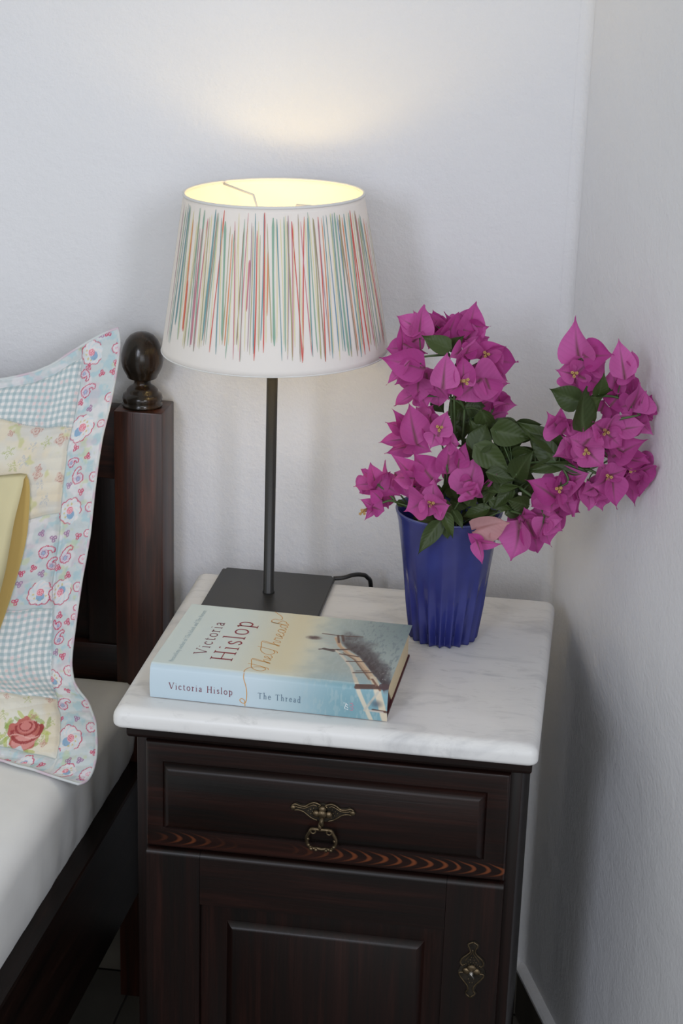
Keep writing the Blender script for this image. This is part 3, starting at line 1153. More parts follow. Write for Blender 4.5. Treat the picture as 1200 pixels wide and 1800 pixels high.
        if kind == 0:
            rs = r * (0.90 + 0.10 * np.abs(np.sin(th * 5 + mx_)) + jit * 0.4)
            over(cc, (232, 226, 226), (rad < rs) * 0.75)
            over(cc, (200, 216, 224), (rad < rs) * (np.sin(th * 9 + rad * 900) > 0.3) * (rad > r * 0.45) * 0.6)
            gap = np.sin(th * 1.0 + mz_ * 0.7) > -0.86
            over(cc, red, (np.abs(rad - rs) < lw) * gap * 0.85)
            over(cc, (206, 190, 130), ((np.abs(rad - r * 0.55) < 0.0012) & (np.sin(th * 10) > 0.2) & (np.sin(th + mx_) > 0)) * 0.8)
            ang = mx_ * 0.37
            bxo, byo = a - math.cos(ang) * r * 0.28, b_ - math.sin(ang) * r * 0.2 + r * 0.1
            over(cc, blue, (np.hypot(bxo, byo) < r * 0.34) * 0.75)
            rx, ry = a + math.cos(ang) * r * 0.1, b_ + math.sin(ang) * r * 0.05
            rr = np.hypot(rx, ry)
            over(cc, (236, 196, 204), (rr < r * 0.30) * 0.95)
            sp_ = (rr / (r * 0.30) * 2.4 + np.arctan2(ry, rx) / (2 * math.pi)) % 1.0
            over(cc, (214, 70, 96), ((sp_ < 0.42) & (rr < r * 0.30)) * 0.9)
        elif kind == 1:
            ang = 0.6 + mx_ * 0.53
            a2 = (a * math.cos(ang) + b_ * math.sin(ang)) / r
            b2 = (-a * math.sin(ang) + b_ * math.cos(ang)) / r
            PZ = [(0.1, 0.15), (0.5, 0.05), (0.68, -0.35), (0.5, -0.8), (0, -0.95), (-0.5, -0.75), (-0.68, -0.25), (-0.5, 0.3), (-0.1, 0.75), (0.35, 0.95), (0.7, 0.75), (0.62, 0.45), (0.35, 0.5), (0.2, 0.35), (0.1, 0.15)]
            body = np.hypot(a2, b2 + 0.38) / 0.6
            dz_ = segdist(a2, b2, PZ)
            over(cc, (218, 214, 224), ((body < 1) | (segdist(a2, b2, [(-0.4, 0.0), (-0.2, 0.5), (0.3, 0.75)]) < 0.16)) * 0.65)
            over(cc, (190, 120, 160), ((body < 0.85) & (np.sin(th * 11 + rad * 2500) > 0.5)) * 0.45)
            over(cc, blue, (body < 0.42) * 0.5)
            over(cc, mauve, (np.abs(body - 0.42) < 0.07) * 0.6)
            over(cc, red, (dz_ < lw / r) * 0.85)
        elif kind == 2:
            rr0 = 0.0019
            col_ = red if (mx_ + mz_) % 3 else mauve
            for k in range(3):
                t = k * 2.09 + mx_
                dd = np.hypot(a - 0.0024 * math.cos(t), b_ - 0.0024 * math.sin(t))
                over(cc, (226, 196, 206), (dd < rr0) * 0.5)
                over(cc, col_, (np.abs(dd - rr0 * 0.8) < 0.00065) * 0.8)
        elif kind == 3:
            rs = r * (0.92 + 0.1 * np.abs(np.sin(th * 4 + mx_)))
            over(cc, (228, 220, 224), (rad < rs) * 0.6)
            over(cc, red, (np.abs(rad - rs) < lw) * 0.75)
            over(cc, pink, ((rad < r * 0.35) & (np.sin(rad * 4000 + th) > 0)) * 0.6)
        elif kind == 4:
            # the big garden rose
            for k in range(26):
                t = k * 2.4
                lx, ly = a - r * 0.98 * math.cos(t) * (0.9 + 0.3 * (k % 3)), b_ - r * 0.9 * math.sin(t) * (0.9 + 0.25 * (k % 2))
                l2 = lx * math.cos(t * 1.7) + ly * math.sin(t * 1.7)
                m2 = -lx * math.sin(t * 1.7) + ly * math.cos(t * 1.7)
                over(cc, (176, 186, 96) if k % 2 else (140, 160, 90), (np.hypot(l2 / 0.0075, m2 / 0.0024) < 1) * 0.55)
            edge_ = 1 + 0.10 * np.sin(th * 5 + 1) + 0.05 * np.sin(th * 11)
            q_ = np.hypot(a / (r * 0.98), b_ / (r * 0.86)) / edge_
            over(cc, (186, 104, 98), (q_ < 1) * 0.95)
            over(cc, (214, 150, 144), ((np.hypot((a + 0.001) / (r * 0.75), (b_ + r * 0.42) / (r * 0.42)) < 1) & (q_ < 0.97)) * 0.9)
            over(cc, (204, 132, 126), ((np.hypot((a - r * 0.2) / (r * 0.5), (b_ - r * 0.38) / (r * 0.34)) < 1)) * 0.9)
            for rr_, oy in ((0.30, 0.42), (0.50, 0.34), (0.72, 0.12)):
                qq = np.hypot((a - r * 0.12) / (r * rr_ * 1.2), (b_ - r * oy) / (r * rr_ * 0.8))
                over(cc, (150, 66, 66), (np.abs(qq - 1) < 0.13) * (b_ < r * (oy + 0.2)) * 0.85)
            over(cc, (226, 178, 168), (np.abs(b_ + r * (0.12 + 0.2 * np.sin(a / r * 2.5))) < 0.0008) * (q_ < 0.95) * 0.8)
            over(cc, (206, 216, 220), (np.hypot((a + r * 0.45) / (r * 0.5), (b_ + r * 0.86) / (r * 0.26)) < 1 + 0.2 * np.sin(th * 9)) * 0.9)
        elif kind == 5:
            q_ = rad / (r * (0.9 + 0.2 * np.sin(th * 4 + mx_)))
            over(cc, (206, 170, 158), (q_ < 1) * 0.5 * (0.3 + 0.9 * fbm2(a * 900 + 50, b_ * 900 + 50, 5)))
            sp_ = (rad / r * 2.2 + th / (2 * math.pi)) % 1.0
            over(cc, (178, 118, 110), ((sp_ < 0.32) & (q_ < 0.95)) * 0.75 * (fbm2(a * 1200 + 20, b_ * 1200 + 20, 45) > 0.38))
        else:
            q_ = rad / (r * (0.75 + 0.4 * np.sin(th * 5 + mz_)))
            over(cc, (160, 172, 96) if (mx_ + mz_) % 2 else (170, 180, 196), (q_ < 1) * 0.55 * (fbm2(a * 1100 + 9, b_ * 1100 + 9, 15) > 0.52))
        tgt[msk] = cc
    col = np.where((reg == 2)[..., None], Cg, np.where((reg == 3)[..., None], Cc, C))
    over(col, (150, 160, 160), (seam < 0.0007) * 0.55)
    stitch = (np.abs(np.sin(S * math.pi / 0.0145)) < 0.06) & (np.sin(W * 2 * math.pi / 0.004) > 0)
    over(col, (200, 204, 200), stitch * 0.25)
    # back face and shell
    ub_, vb_ = np.meshgrid(np.linspace(0, 1, 50), np.linspace(0, 1, 50))
    colL = lin(col)
    names = {1: ('cushion_border', 'pale blue border printed with red paisley flowers'), 2: ('gingham_patch', 'blue and white gingham patches'), 3: ('rose_patch', 'cream patches printed with roses'), 4: ('paisley_patch', 'blue patch printed with red scalloped flowers')}
    nr, nc = uu.shape
    F = grid_faces(nr, nc)
    fr = reg.reshape(-1)[F[:, 0]]
    lr = uu.reshape(-1)[F[:, 0]] < 0.5
    top = vv.reshape(-1)[F[:, 0]] > 0.6
    V = Pf.reshape(-1, 3)
    Cv = colL.reshape(-1, 3)
    for k, (nm, lb) in names.items():
        sels = [fr == k]
        if k in (2, 3):
            sels = [(fr == k) & top, (fr == k) & ~top]
        for sel in sels:
            f = F[sel]
            ids, inv = np.unique(f.ravel(), return_inverse=True)
            mobj(nm, V[ids], inv.reshape(-1, 4), M_quilt, q, True, Cv[ids], lb)
    # back and filling
    P1 = qsurf(ub_, vb_, -0.12)
    P1[..., 1] += 0.004 * np.sin(ub_ * math.pi) * np.sin(vb_ * math.pi) 
    P1[..., 1] = np.minimum(P1[..., 1] , 0.030)
    P1 += np.array([0, 0.0025, 0.0])
    Cb = np.zeros((2500, 3))
    Cb[:] = lin((214, 216, 214))
    mobj('cushion_back', P1.reshape(-1, 3), grid_faces(50, 50)[:, ::-1], M_quilt, q, True, Cb)
    # bound edge all round
    E = np.vstack([qsurf(np.linspace(0.02, 1, 60), np.zeros(60)), itp(R3s, sRs, np.linspace(0.01, 0.99, 120)), qsurf(np.linspace(1, 0.02, 60), np.ones(60))])
    tv, tf = tube_data(E + np.array([0, 0.001, 0]), 0.0017, 6)
    Ce = np.zeros((len(tv), 3))
    Ce[:] = lin((208, 212, 212))
    sel = (np.arange(len(tv)) // 6) % 6 < 2
    Ce[sel] = lin((208, 192, 202))
    mobj('bound_edge', tv, tf, M_quilt, q, True, Ce)
    return q


MOTIFS = json.loads('[[0,-1259,-77,8884,148],[0,-1331,-340,8039,168],[0,-1396,-634,7108,152],[0,-1668,-997,6189,148],[0,-1440,-933,6199,152],[0,-1412,-1436,5299,133],[0,-1009,-2094,4901,168],[0,-953,-2472,4683,114],[0,-1473,-2354,4671,105],[1,-1321,-141,8625,80],[1,-1283,-197,8475,105],[1,-1402,-458,7664,76],[1,-1340,-517,7513,105],[1,-1627,-844,6660,99],[1,-1412,-786,6621,110],[1,-1566,-849,6520,80],[1,-1400,-1163,5721,91],[1,-1457,-1080,5842,68],[1,-1188,-1717,5150,110],[2,-1291,-117,8723,38],[2,-1127,-143,8671,38],[2,-996,-145,8704,38],[2,-1362,-249,8321,38],[2,-1247,-270,8264,38],[2,-1376,-414,7812,38],[2,-1226,-460,7741,38],[2,-1432,-540,7393,38],[2,-1277,-587,7338,38],[2,-1417,-703,6856,38],[2,-1271,-736,6844,38],[2,-1687,-819,6871,38],[2,-1566,-773,6798,38],[2,-963,-115,8797,38],[2,-1161,-46,9099,38],[2,-1079,-41,9118,38],[2,-1878,-1029,6425,38],[2,-1901,-1067,6311,38],[2,-1753,-959,6476,38],[2,-1500,-822,6454,38],[2,-1366,-878,6399,38],[2,-1664,-931,6404,38],[2,-1924,-1139,6105,38],[2,-1431,-1040,5945,38],[2,-1314,-1098,5891,38],[2,-1421,-1245,5567,38],[2,-1323,-1288,5546,38],[2,-1177,-1909,5051,38],[2,-976,-1916,5074,38],[2,-954,-2332,4746,38],[2,-821,-2338,4772,38],[2,-1376,-1563,5214,38],[2,-1183,-1582,5246,38],[2,-684,-2268,4844,38],[2,-1265,-2381,4680,38],[2,-1686,-2324,4670,38],[2,-740,-2579,4664,38],[3,-1018,-244,8418,53],[3,-1091,-344,8120,45],[3,-1132,-546,7525,53],[3,-1160,-651,7185,53],[3,-1160,-741,6892,45],[3,-969,-70,8963,57],[3,-1189,-843,6601,53],[3,-1234,-949,6287,53],[3,-1225,-1039,6064,34],[3,-1240,-1082,5962,34],[3,-1222,-1230,5690,53],[3,-1220,-1408,5418,64],[3,-909,-1762,5189,57],[3,-779,-2023,5029,61],[3,-681,-2509,4693,95],[4,-1543,-2116,4910,215],[5,-1821,-490,8019,76],[5,-1545,-447,7916,80],[5,-1769,-670,7536,68],[5,-2015,-488,8105,49],[5,-1527,-566,7481,68],[5,-2105,-574,7983,42],[5,-1763,-643,7610,49],[6,-1693,-510,7896,76],[6,-1931,-675,7683,76],[6,-2035,-731,7634,68],[6,-2104,-679,7795,76],[6,-1846,-577,7850,57],[6,-1674,-716,7246,68],[6,-1727,-689,7421,57],[6,-1488,-383,8040,49],[6,-1441,-596,7210,38],[6,-1823,-2019,5078,68],[6,-1332,-2148,4871,68],[6,-1770,-2125,4865,76],[6,-1577,-1825,5204,57],[6,-1260,-1983,5019,49],[5,-1470,-1988,5071,45],[5,-1298,-2174,4843,45],[5,-1825,-1845,5235,42],[5,-1348,-1725,5182,57]]')
quilt()


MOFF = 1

# ------------------------------------------------------------------ yellow pillow
def yellow():
    y = thing('yellow_pillow', 'pale yellow pillow with open hem leaning against the patchwork cushion', 'pillow', (-0.4, -0.2, 0.466))
    back = np.array([[-0.1873, -0.0752, 0.756], [-0.1852, -0.0756, 0.7535], [-0.1824, -0.0794, 0.7383], [-0.1819, -0.0875, 0.7109], [-0.1828, -0.0931, 0.6896], [-0.1864, -0.101, 0.6639], [-0.1952, -0.1155, 0.6246], [-0.2018, -0.125, 0.5992], [-0.2058, -0.133, 0.5842], [-0.216, -0.158, 0.5399], [-0.2252, -0.185, 0.5007]])
    front = np.array([[-0.1873, -0.0752, 0.756], [-0.1889, -0.079, 0.7543], [-0.1883, -0.088, 0.7448], [-0.1893, -0.101, 0.7289], [-0.1911, -0.114, 0.7109], [-0.1926, -0.126, 0.6886], [-0.1949, -0.138, 0.6615], [-0.1998, -0.146, 0.6361], [-0.2164, -0.165, 0.5573], [-0.2324, -0.185, 0.4928]])
    s = np.linspace(0, 1, 40)
    Bk = catmull(back, 6)
    Fr = catmull(front, 6)
    Bk = itp(Bk, arcl(Bk), s)
    Fr = itp(Fr, arcl(Fr), s)
    # cross-section from the back foot over the folded top to the front foot, swept to the left
    sec = np.vstack([Bk[::-1], Fr[1:]])
    n = len(sec)
    a = np.linspace(0, 1, 60)
    P = np.zeros((60, n, 3))
    f = np.r_[np.zeros(40), np.linspace(0, 1, 39)]
    for i, t in enumerate(a):
        Q = sec.copy()
        Q[:, 0] = sec[:, 0] * (1 - t) + (-0.60) * t
        Q[:, 2] += 0.020 * t * (1 - t) * np.clip((sec[:, 2] - 0.47) / 0.3, 0, 1)
        bl = np.sin(np.clip(t * 1.2, 0, 1) * math.pi) ** 0.7 * np.sin(f * math.pi) ** 0.8
        Q[:, 1] -= 0.045 * bl
        P[i] = Q
    # the pillow rests against the patchwork cushion, following its bulge
    gu, gv = np.meshgrid(np.linspace(0.25, 1, 150), np.linspace(0, 1, 150))
    QS = qsurf(gu, gv).reshape(-1, 3)
    for i in range(60):
        sh = 0.0
        for k in range(0, 40, 3):
            m = (np.abs(QS[:, 0] - P[i, k, 0]) < 0.008) & (np.abs(QS[:, 2] - P[i, k, 2]) < 0.008)
            if m.any():
                sh = max(sh, P[i, k, 1] - (np.median(QS[m, 1]) - 0.004))
        P[i, :, 1] -= sh * min(1.0, max(0.0, (i - 1) / 7))
    P[..., 1] -= 0.003 * (fbm2(P[..., 0] * 12, P[..., 2] * 12, 77, 2) - 0.5)
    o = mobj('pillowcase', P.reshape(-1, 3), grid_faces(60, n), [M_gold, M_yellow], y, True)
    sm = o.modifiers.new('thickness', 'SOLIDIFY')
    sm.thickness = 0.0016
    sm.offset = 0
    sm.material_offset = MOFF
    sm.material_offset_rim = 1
    # stuffed pillow inside, set back from the open hem
    ii = P[14::3].copy()
    c = ii.mean(axis=1, keepdims=True)
    ii = c + (ii - c) * 0.93
    nn = ii.shape[1]
    Fi = grid_faces(ii.shape[0], nn, True).tolist()
    Fi.append(list(range(nn)))
    mobj('pillow_filling', ii.reshape(-1, 3), Fi, M_sheet, y, True)


yellow()

# ------------------------------------------------------------------ table lamp
lamp = thing('table_lamp', 'lit table lamp with striped white shade on a square black base', 'lamp', (0.0985, -0.066, 0.625))
LX, LY, ZT = 0.0985, -0.066, 0.6252
bm = bmesh.new()
hw = 0.0685
r = bmesh.ops.create_cube(bm, size=1.0)
for v in r['verts']:
    v.co = Vector((LX + v.co.x * 2 * hw, LY + v.co.y * 2 * hw, ZT + 0.0028 + v.co.z * 0.0054))
bmesh.ops.bevel(bm, geom=[e for e in bm.edges if abs(e.verts[0].co.z - e.verts[1].co.z) > 0.004], offset=0.004, segments=4, affect='EDGES')
bmesh.ops.bevel(bm, geom=[e for e in bm.edges if abs(e.verts[0].co.z - e.verts[1].co.z) < 1e-5 and e.calc_face_angle(0) > 1.2], offset=0.0008, segments=2, affect='EDGES')
o = bmobj('lamp_base', bm, M_black, lamp)
smooth_by_angle(o, 35)
zb = ZT + 0.0055
lathe('lamp_pole', [(0, zb), (0.0070, zb), (0.0070, zb + 0.001), (0.0062, zb + 0.002), (0.0062, 0.985), (0.0, 0.985)], M_black, lamp, (LX, LY, 0), 24)
lathe('lamp_holder', [(0, 0.985), (0.012, 0.985), (0.014, 0.988), (0.014, 1.010), (0.010, 1.012), (0, 1.012)], M_socket, lamp, (LX, LY, 0), 24)
bulb = lathe('bulb', [(0, 1.010), (0.009, 1.010), (0.010, 1.014), (0.0140, 1.020), (0.0190, 1.029), (0.0210, 1.038), (0.0195, 1.046), (0.0150, 1.053), (0.0080, 1.0565), (0, 1.058)], M_bulb, lamp, (LX, LY, 0), 24)

TILT = Matrix.Rotation(math.radians(-1.4), 3, 'Y')
SZ0, SZ1, SR0, SR1 = 0.9235, 1.0965, 0.1262, 0.0980
SC = Vector((0.0990, LY, (SZ0 + SZ1) / 2))


def tl(P):
    P = np.asarray(P, float)
    Mt = np.array(TILT)
    return (P - np.array(SC)) @ Mt.T + np.array(SC)


def cone(theta, t, off=0.0):
    R = SR0 + (SR1 - SR0) * t + off
    return np.stack([SC.x + R * np.cos(theta), SC.y + R * np.sin(theta), SZ0 + (SZ1 - SZ0) * t + 0 * theta], -1)


th, tt = np.meshgrid(np.linspace(0, 2 * math.pi, 160, endpoint=False), np.linspace(0, 1, 30))
P = tl(cone(th, tt))
cl = np.zeros((P.reshape(-1, 3).shape[0], 3))
cl[:] = lin((240, 235, 230))
shade = mobj('lamp_shade', P.reshape(-1, 3), grid_faces(30, 160, True), M_shade, lamp, True, cl, 'off-white tapered drum shade printed with thin coloured stripes')
shade.modifiers.new('t', 'SOLIDIFY').thickness = 0.0008
for nm, t, R in (('shade_rim', 1.0, 0.0016), ('shade_rim', 0.0, 0.0009)):
    a = np.linspace(0, 2 * math.pi, 120, endpoint=False)
    tv, tf = tube_data(tl(cone(a, np.full(120, t))), R, 8, False, True)
    mobj(nm, tv, tf, M_wire, shade, True)

# stripes printed on the shade: x across the front view, top, bottom, width, colour
SCOL = dict(r=(214, 84, 74), p=(204, 120, 134), o=(224, 140, 92), y=(228, 220, 168), g=(138, 176, 154), t=(112, 156, 162), b=(100, 148, 174), m=(170, 140, 152), w=(158, 140, 120), k=(168, 166, 122))
STR = '''148 4 220 830 m|158 4 230 842 g|166 5 215 846 t|177 9 225 760 t|189 6 235 825 g|198 4 250 830 y|207 6 290 780 o|212 8 560 790 r|222 4 300 860 y|230 4 280 870 k|236 6 240 855 g|246 6 330 860 m|254 9 330 850 p|261 8 250 880 g|271 7 285 880 p|277 4 300 860 y|286 5 280 868 k|295 4 270 860 y|304 11 245 832 t|313 5 262 856 w|320 4 260 850 g|330 4 300 850 y|342 6 245 885 r|351 6 285 892 t|361 4 300 850 y|373 13 300 830 g|384 4 320 850 k|395 6 355 855 o|403 5 340 912 g|411 4 380 850 y|419 5 300 915 p|430 4 300 850 y|438 5 265 880 y|446 7 330 850 w|456 5 290 925 g|462 5 262 925 p|472 4 300 880 y|480 10 470 700 p|487 5 305 880 m|495 4 320 895 k|508 7 265 890 t|514 7 340 922 r|523 4 300 850 y|530 4 360 880 k|541 6 265 830 t|549 9 260 885 r|556 5 400 840 y|562 7 430 720 o|573 5 310 840 k|592 15 285 855 g|603 4 300 840 y|616 6 290 922 t|628 4 290 850 y|640 8 280 880 g|648 5 275 900 y|654 7 275 915 m|661 8 300 922 k|672 5 300 905 p|682 5 310 860 y|692 7 300 932 r|703 5 270 925 w|712 4 290 870 y|722 6 280 922 r|733 5 300 900 p|741 4 290 870 y|751 7 285 905 t|763 6 260 885 g|772 4 270 880 y|780 8 285 915 k|790 8 290 926 w|802 7 280 926 r|811 5 290 900 m|820 5 285 880 o|829 6 275 912 t|840 4 280 890 y|850 5 270 882 b|861 6 265 920 y|868 4 270 880 g|877 7 265 882 t|890 11 260 902 g|901 6 270 882 b|907 9 270 905 k|917 8 290 906 w|928 5 280 880 o|938 7 265 910 t|947 4 255 892 y|955 6 260 850 g|962 6 250 897 r|972 6 255 886 r|982 4 260 850 y|989 6 250 852 w|998 6 265 862 p|1006 5 280 880 k|1014 5 265 862 g|1022 5 270 850 t|1030 4 300 842 y|1036 5 280 860 r|1043 5 290 850 p|1050 4 280 832 g|1056 4 280 830 k'''
fa = math.atan2(-1.969, 0.36)    # where the front faces
tmv, tmf, tmc, base = [], [], [], 0


def stripe(theta, t0, t1, wid, col, lean):
    global base
    n = 16
    ts = np.linspace(t0, t1, n)
    ww = wid * np.clip(np.sin(np.linspace(0.02, 0.985, n) * math.pi) * 4.5, 0.3, 1) * (0.82 + 0.18 * np.sin(np.linspace(0, 5, n) + random.uniform(0, 6)))
    ph = random.uniform(0, 6.28)
    ths = theta + lean * (ts - 0.5) + 0.007 * np.sin(ts * 4 + ph)
    R = SR0 + (SR1 - SR0) * ts
    A_ = cone(ths - ww / 2 / R, ts, 0.0006)
    B_ = cone(ths + ww / 2 / R, ts, 0.0006)
    for k in range(n):
        tmv.extend([A_[k], B_[k]])
        tmc.extend([col, col])
    for k in range(n - 1):
        a0 = base + 2 * k
        tmf.append([a0, a0 + 1, a0 + 3, a0 + 2])
    base += 2 * n


for e in STR.split('|'):
    x, wd_, v0, v1, c = e.split()
    x, wd_, v0, v1 = float(x), float(wd_), float(v0), float(v1)
    sn = max(-0.995, min(0.995, (x - 594) / 466))
    al = math.asin(sn)
    cs = math.cos(al)
    vt, vb = 165 + 78 * cs, 872 + 124 * cs
    t1, t0 = 1 - (v0 - vt) / (vb - vt), 1 - (v1 - vt) / (vb - vt)
    wm = max(wd_ * 0.72, 3.2) / 2.553 / 1470 / max(cs, 0.55)
    stripe(fa + al, max(0.03, t0), min(0.975, t1), wm, lin(np.array(SCOL[c]) * 0.86 + 240 * 0.14), random.gauss(0, 0.035))
for i in range(110):          # the far side carries on
    c = random.choice('rpoygtbmwkyyg')
    stripe(fa + math.pi / 2 + 0.04 + (math.pi - 0.08) * i / 110, random.uniform(0.08, 0.16), random.uniform(0.84, 0.93), random.uniform(0.0008, 0.002), lin(SCOL[c]), random.uniform(-0.03, 0.03))
st = mobj('printed_stripes', tl(np.array(tmv)), tmf, M_shade, shade, False, np.array(tmc), 'thin red, teal, green and yellow stripes')
st['kind'] = 'stuff'

# wire carrier inside the shade
tm = MB()
hub = np.array([LX, LY, 1.0130])
for k in range(2):
    a = fa + math.pi + 0.62 + k * math.pi
    e = tl(cone(np.array([a]), np.array([0.985]), -0.001))[0]
    k1 = hub + (e - hub) * 0.42 + np.array([0, 0, 0.028])
    h0 = hub + np.array([math.cos(a) * 0.016, math.sin(a) * 0.016, 0])
    tm.tube([h0, h0 + (k1 - h0) * 0.15 + np.array([0, 0, 0.03]), k1 + np.array([0, 0, 0.014]), e], 0.0013, 6)
tm.tube([hub + 0.0160 * np.array([math.cos(t), math.sin(t), 0]) for t in np.linspace(0, 2 * math.pi, 24, endpoint=False)], 0.0015, 6, True)
tm.build('shade_carrier', M_wire, shade)
tm = MB()
tm.tube(catmull([(LX + hw - 0.002, 0.000, ZT + 0.0032), (LX + hw + 0.010, 0.003, ZT + 0.0042), (LX + hw + 0.020, 0.010, ZT + 0.0058), (LX + hw + 0.029, 0.018, ZT + 0.0040), (LX + hw + 0.035, 0.027, ZT - 0.002), (LX + hw + 0.039, 0.038, ZT - 0.020), (LX + hw + 0.040, 0.048, ZT - 0.10), (LX + hw + 0.040, 0.055, ZT - 0.3), (LX + hw + 0.040, 0.055, 0.01)], 8), 0.0027, 8)
tm.build('power_cord', M_cable, lamp)

# ------------------------------------------------------------------ book
bang = math.radians(-1.75)
book = thing('book', 'hardback novel with pale blue jacket lying on the marble nightstand', 'book', (0.0326, -0.3612, 0.625))
bx1 = np.array([math.cos(bang), math.sin(bang), 0])
bx2 = np.array([-math.sin(bang), math.cos(bang), 0])
BO = np.array([0.0326, -0.3612, 0.6252])
BL, BD, BH = 0.2445, 0.1645, 0.0370


def bk(a, c, z):
    """a along the spine from the head, c from the spine towards the fore-edge, z up"""
    a, c, z = np.broadcast_arrays(np.asarray(a, float), np.asarray(c, float), np.asarray(z, float))
    return BO + a[..., None] * bx1 + c[..., None] * bx2 + z[..., None] * np.array([0, 0, 1.0])


def bkbox(mb, a0, a1, c0, c1, z0, z1):
    V = [bk(a, c, z) for z in (z0, z1) for a, c in ((a0, c0), (a1, c0), (a1, c1), (a0, c1))]
    mb.add(V, [(3, 2, 1, 0), (4, 5, 6, 7), (0, 1, 5, 4), (1, 2, 6, 5), (2, 3, 7, 6), (3, 0, 4, 7)])


def spine_sec(off, k=14):
    """(c, z) going from the lower edge of the spine round to the top edge"""
    pts = []
    for z in np.linspace(0.0, 1.0, k):
        zz = 0.0006 + z * (BH - 0.0006)
        bul = -0.0042 * math.sin(math.pi * min(1, 0.12 + z * 0.88)) ** 0.8
        if z > 0.86:
            bul += 0.004 * ((z - 0.86) / 0.14) ** 2
        pts.append((bul + off, zz - max(0, off) * (1 if z > 0.9 else 0)))
    return pts


mb = MB()
bkbox(mb, 0, BL - 0.0014, 0.004, BD - 0.0004, 0.0, 0.0026)
bkbox(mb, 0, BL - 0.0014, 0.004, BD, BH - 0.0030, BH - 0.0006)
sec = spine_sec(0.0008)
A_, B_ = [], []
for c, z in sec:
    A_.append((c, z))
for c, z in sec[::-1]:
    B_.append((c + 0.0026, z))
ring_ = A_ + B_
V = [bk(a, c, min(z, BH - 0.0008)) for a in (0, BL - 0.0014) for c, z in ring_]
k = len(ring_)
F = [[i, (i + 1) % k, k + (i + 1) % k, k + i] for i in range(k)] + [list(range(k))[::-1], [k + i for i in range(k)]]
mb.add(V, F)
mb.build('boards', M_board, book, False, 'maroon cloth boards')
mb = MB()
V = [bk(a, c, z) for z, cs in ((0.0027, 0.046), (BH - 0.0031, 0.010)) for a, c in ((0.004, cs), (BL - 0.0030, cs), (BL - 0.0030, BD - 0.004), (0.004, BD - 0.004))]
mb.add(V, [(3, 2, 1, 0), (4, 5, 6, 7), (0, 1, 5, 4), (1, 2, 6, 5), (2, 3, 7, 6), (3, 0, 4, 7)])
mb.build('page_block', M_pages, book, False, 'cream page edges')
mb = MB()
bkbox(mb, 0.005, BL - 0.0040, 0.0035, 0.050, 0.0027, BH - 0.0031)
mb.build('endband', M_board, book, False, 'dark red hollow behind the spine')

# dust jacket with its printed picture
na, ncov, nsp = 620, 330, 100
sp_ = np.array(spine_sec(-0.0004, nsp))
cov = np.linspace(sp_[-1, 0], BD + 0.0006, ncov)[1:]
secc = np.r_[sp_[:, 0], cov]
secz = np.r_[sp_[:, 1], np.full(ncov - 1, BH)]
secz[-1] -= 0.0004
al_ = np.linspace(-0.0006, BL, na)
AA, SS = np.meshgrid(al_, np.arange(len(secc)))
CCv, ZZv = secc[SS], secz[SS]
# unfolded coordinate: negative on the spine
sarc = np.r_[0, np.cumsum(np.hypot(np.diff(secc), np.diff(secz)))]
s0 = sarc[nsp - 1]
Q = (sarc - s0)[SS]
Cj = np.zeros(AA.shape + (3,))
Cj[:] = (206, 218, 215)
onsp = sst(0.001, -0.004, Q)
n1 = fbm2(AA * 60, Q * 60, 4, 4)
n2 = fbm2(AA * 500, Q * 160, 14, 3)
over(Cj, (209, 215, 205), sst(0.05, 0.10, AA))
over(Cj, (214, 205, 172), np.exp(-((AA - 0.128 + 0.10 * (Q - 0.07) * 0.3) / 0.027) ** 2) * 0.85 * sst(-0.01, 0.02, Q))
sea = sst(0.135, 0.185, AA + (n1 - 0.5) * 0.03)
over(Cj, (150, 166, 166), sea * 0.75)
over(Cj, (120, 140, 142), sst(0.165, 0.235, AA) * sst(0.04, 0.15, Q) * 0.7)
over(Cj, (186, 206, 220), onsp * (1 - sst(0.10, 0.22, AA)) * 0.75)
over(Cj, (150, 180, 192), onsp * sst(0.10, 0.17, AA) * 0.7)
over(Cj, (112, 156, 168), onsp * sst(0.15, 0.21, AA) * 0.75)
over(Cj, (150, 180, 190), sst(0.03, 0.0, Q) * sst(0.15, 0.19, AA) * (1 - onsp) * 0.7)
over(Cj, (176, 190, 190), sea * sst(0.5, 0.7, n2) * 0.35)
# the mass of water shadow right of the pier
pr = [(0.171, 0.112), (0.1786, 0.0915), (0.1881, 0.0787), (0.2026, 0.0633), (0.2133, 0.0434), (0.2253, 0.0205), (0.2365, 0.0009), (0.244, -0.0296), (0.2525, -0.062)]
xs = np.array([p[0] for p in pr])
ys = np.array([p[1] for p in pr])
qr = np.interp(AA, xs, ys)
above = Q - qr
dark = sst(0.0, 0.006, above) * (1 - sst(0.018, 0.060, above + (n1 - 0.5) * 0.05)) * sst(0.172, 0.186, AA) * sst(-0.012, 0.0, Q)
over(Cj, (84, 82, 86), dark * 0.9)
over(Cj, (64, 56, 60), dark * sst(0.45, 0.65, n2) * 0.6 + sst(0.0, 0.003, above) * (1 - sst(0.008, 0.02, above)) * sst(0.18, 0.19, AA) * sst(-0.01, 0, Q) * 0.5)
over(Cj, (110, 124, 130), sst(0.02, 0.05, above) * sst(0.185, 0.2, AA) * sst(0.5, 0.75, n2) * 0.6)
over(Cj, (206, 208, 206), (fbm2(AA * 700, Q * 500, 27, 2) > 0.8) * dark * sst(0.22, 0.24, AA) * 0.8)


def line(P, wdt, col, a=1.0, soft=0.0006):
    over(Cj, col, (1 - sst(wdt - soft, wdt + soft, segdist(AA, Q, P))) * a)


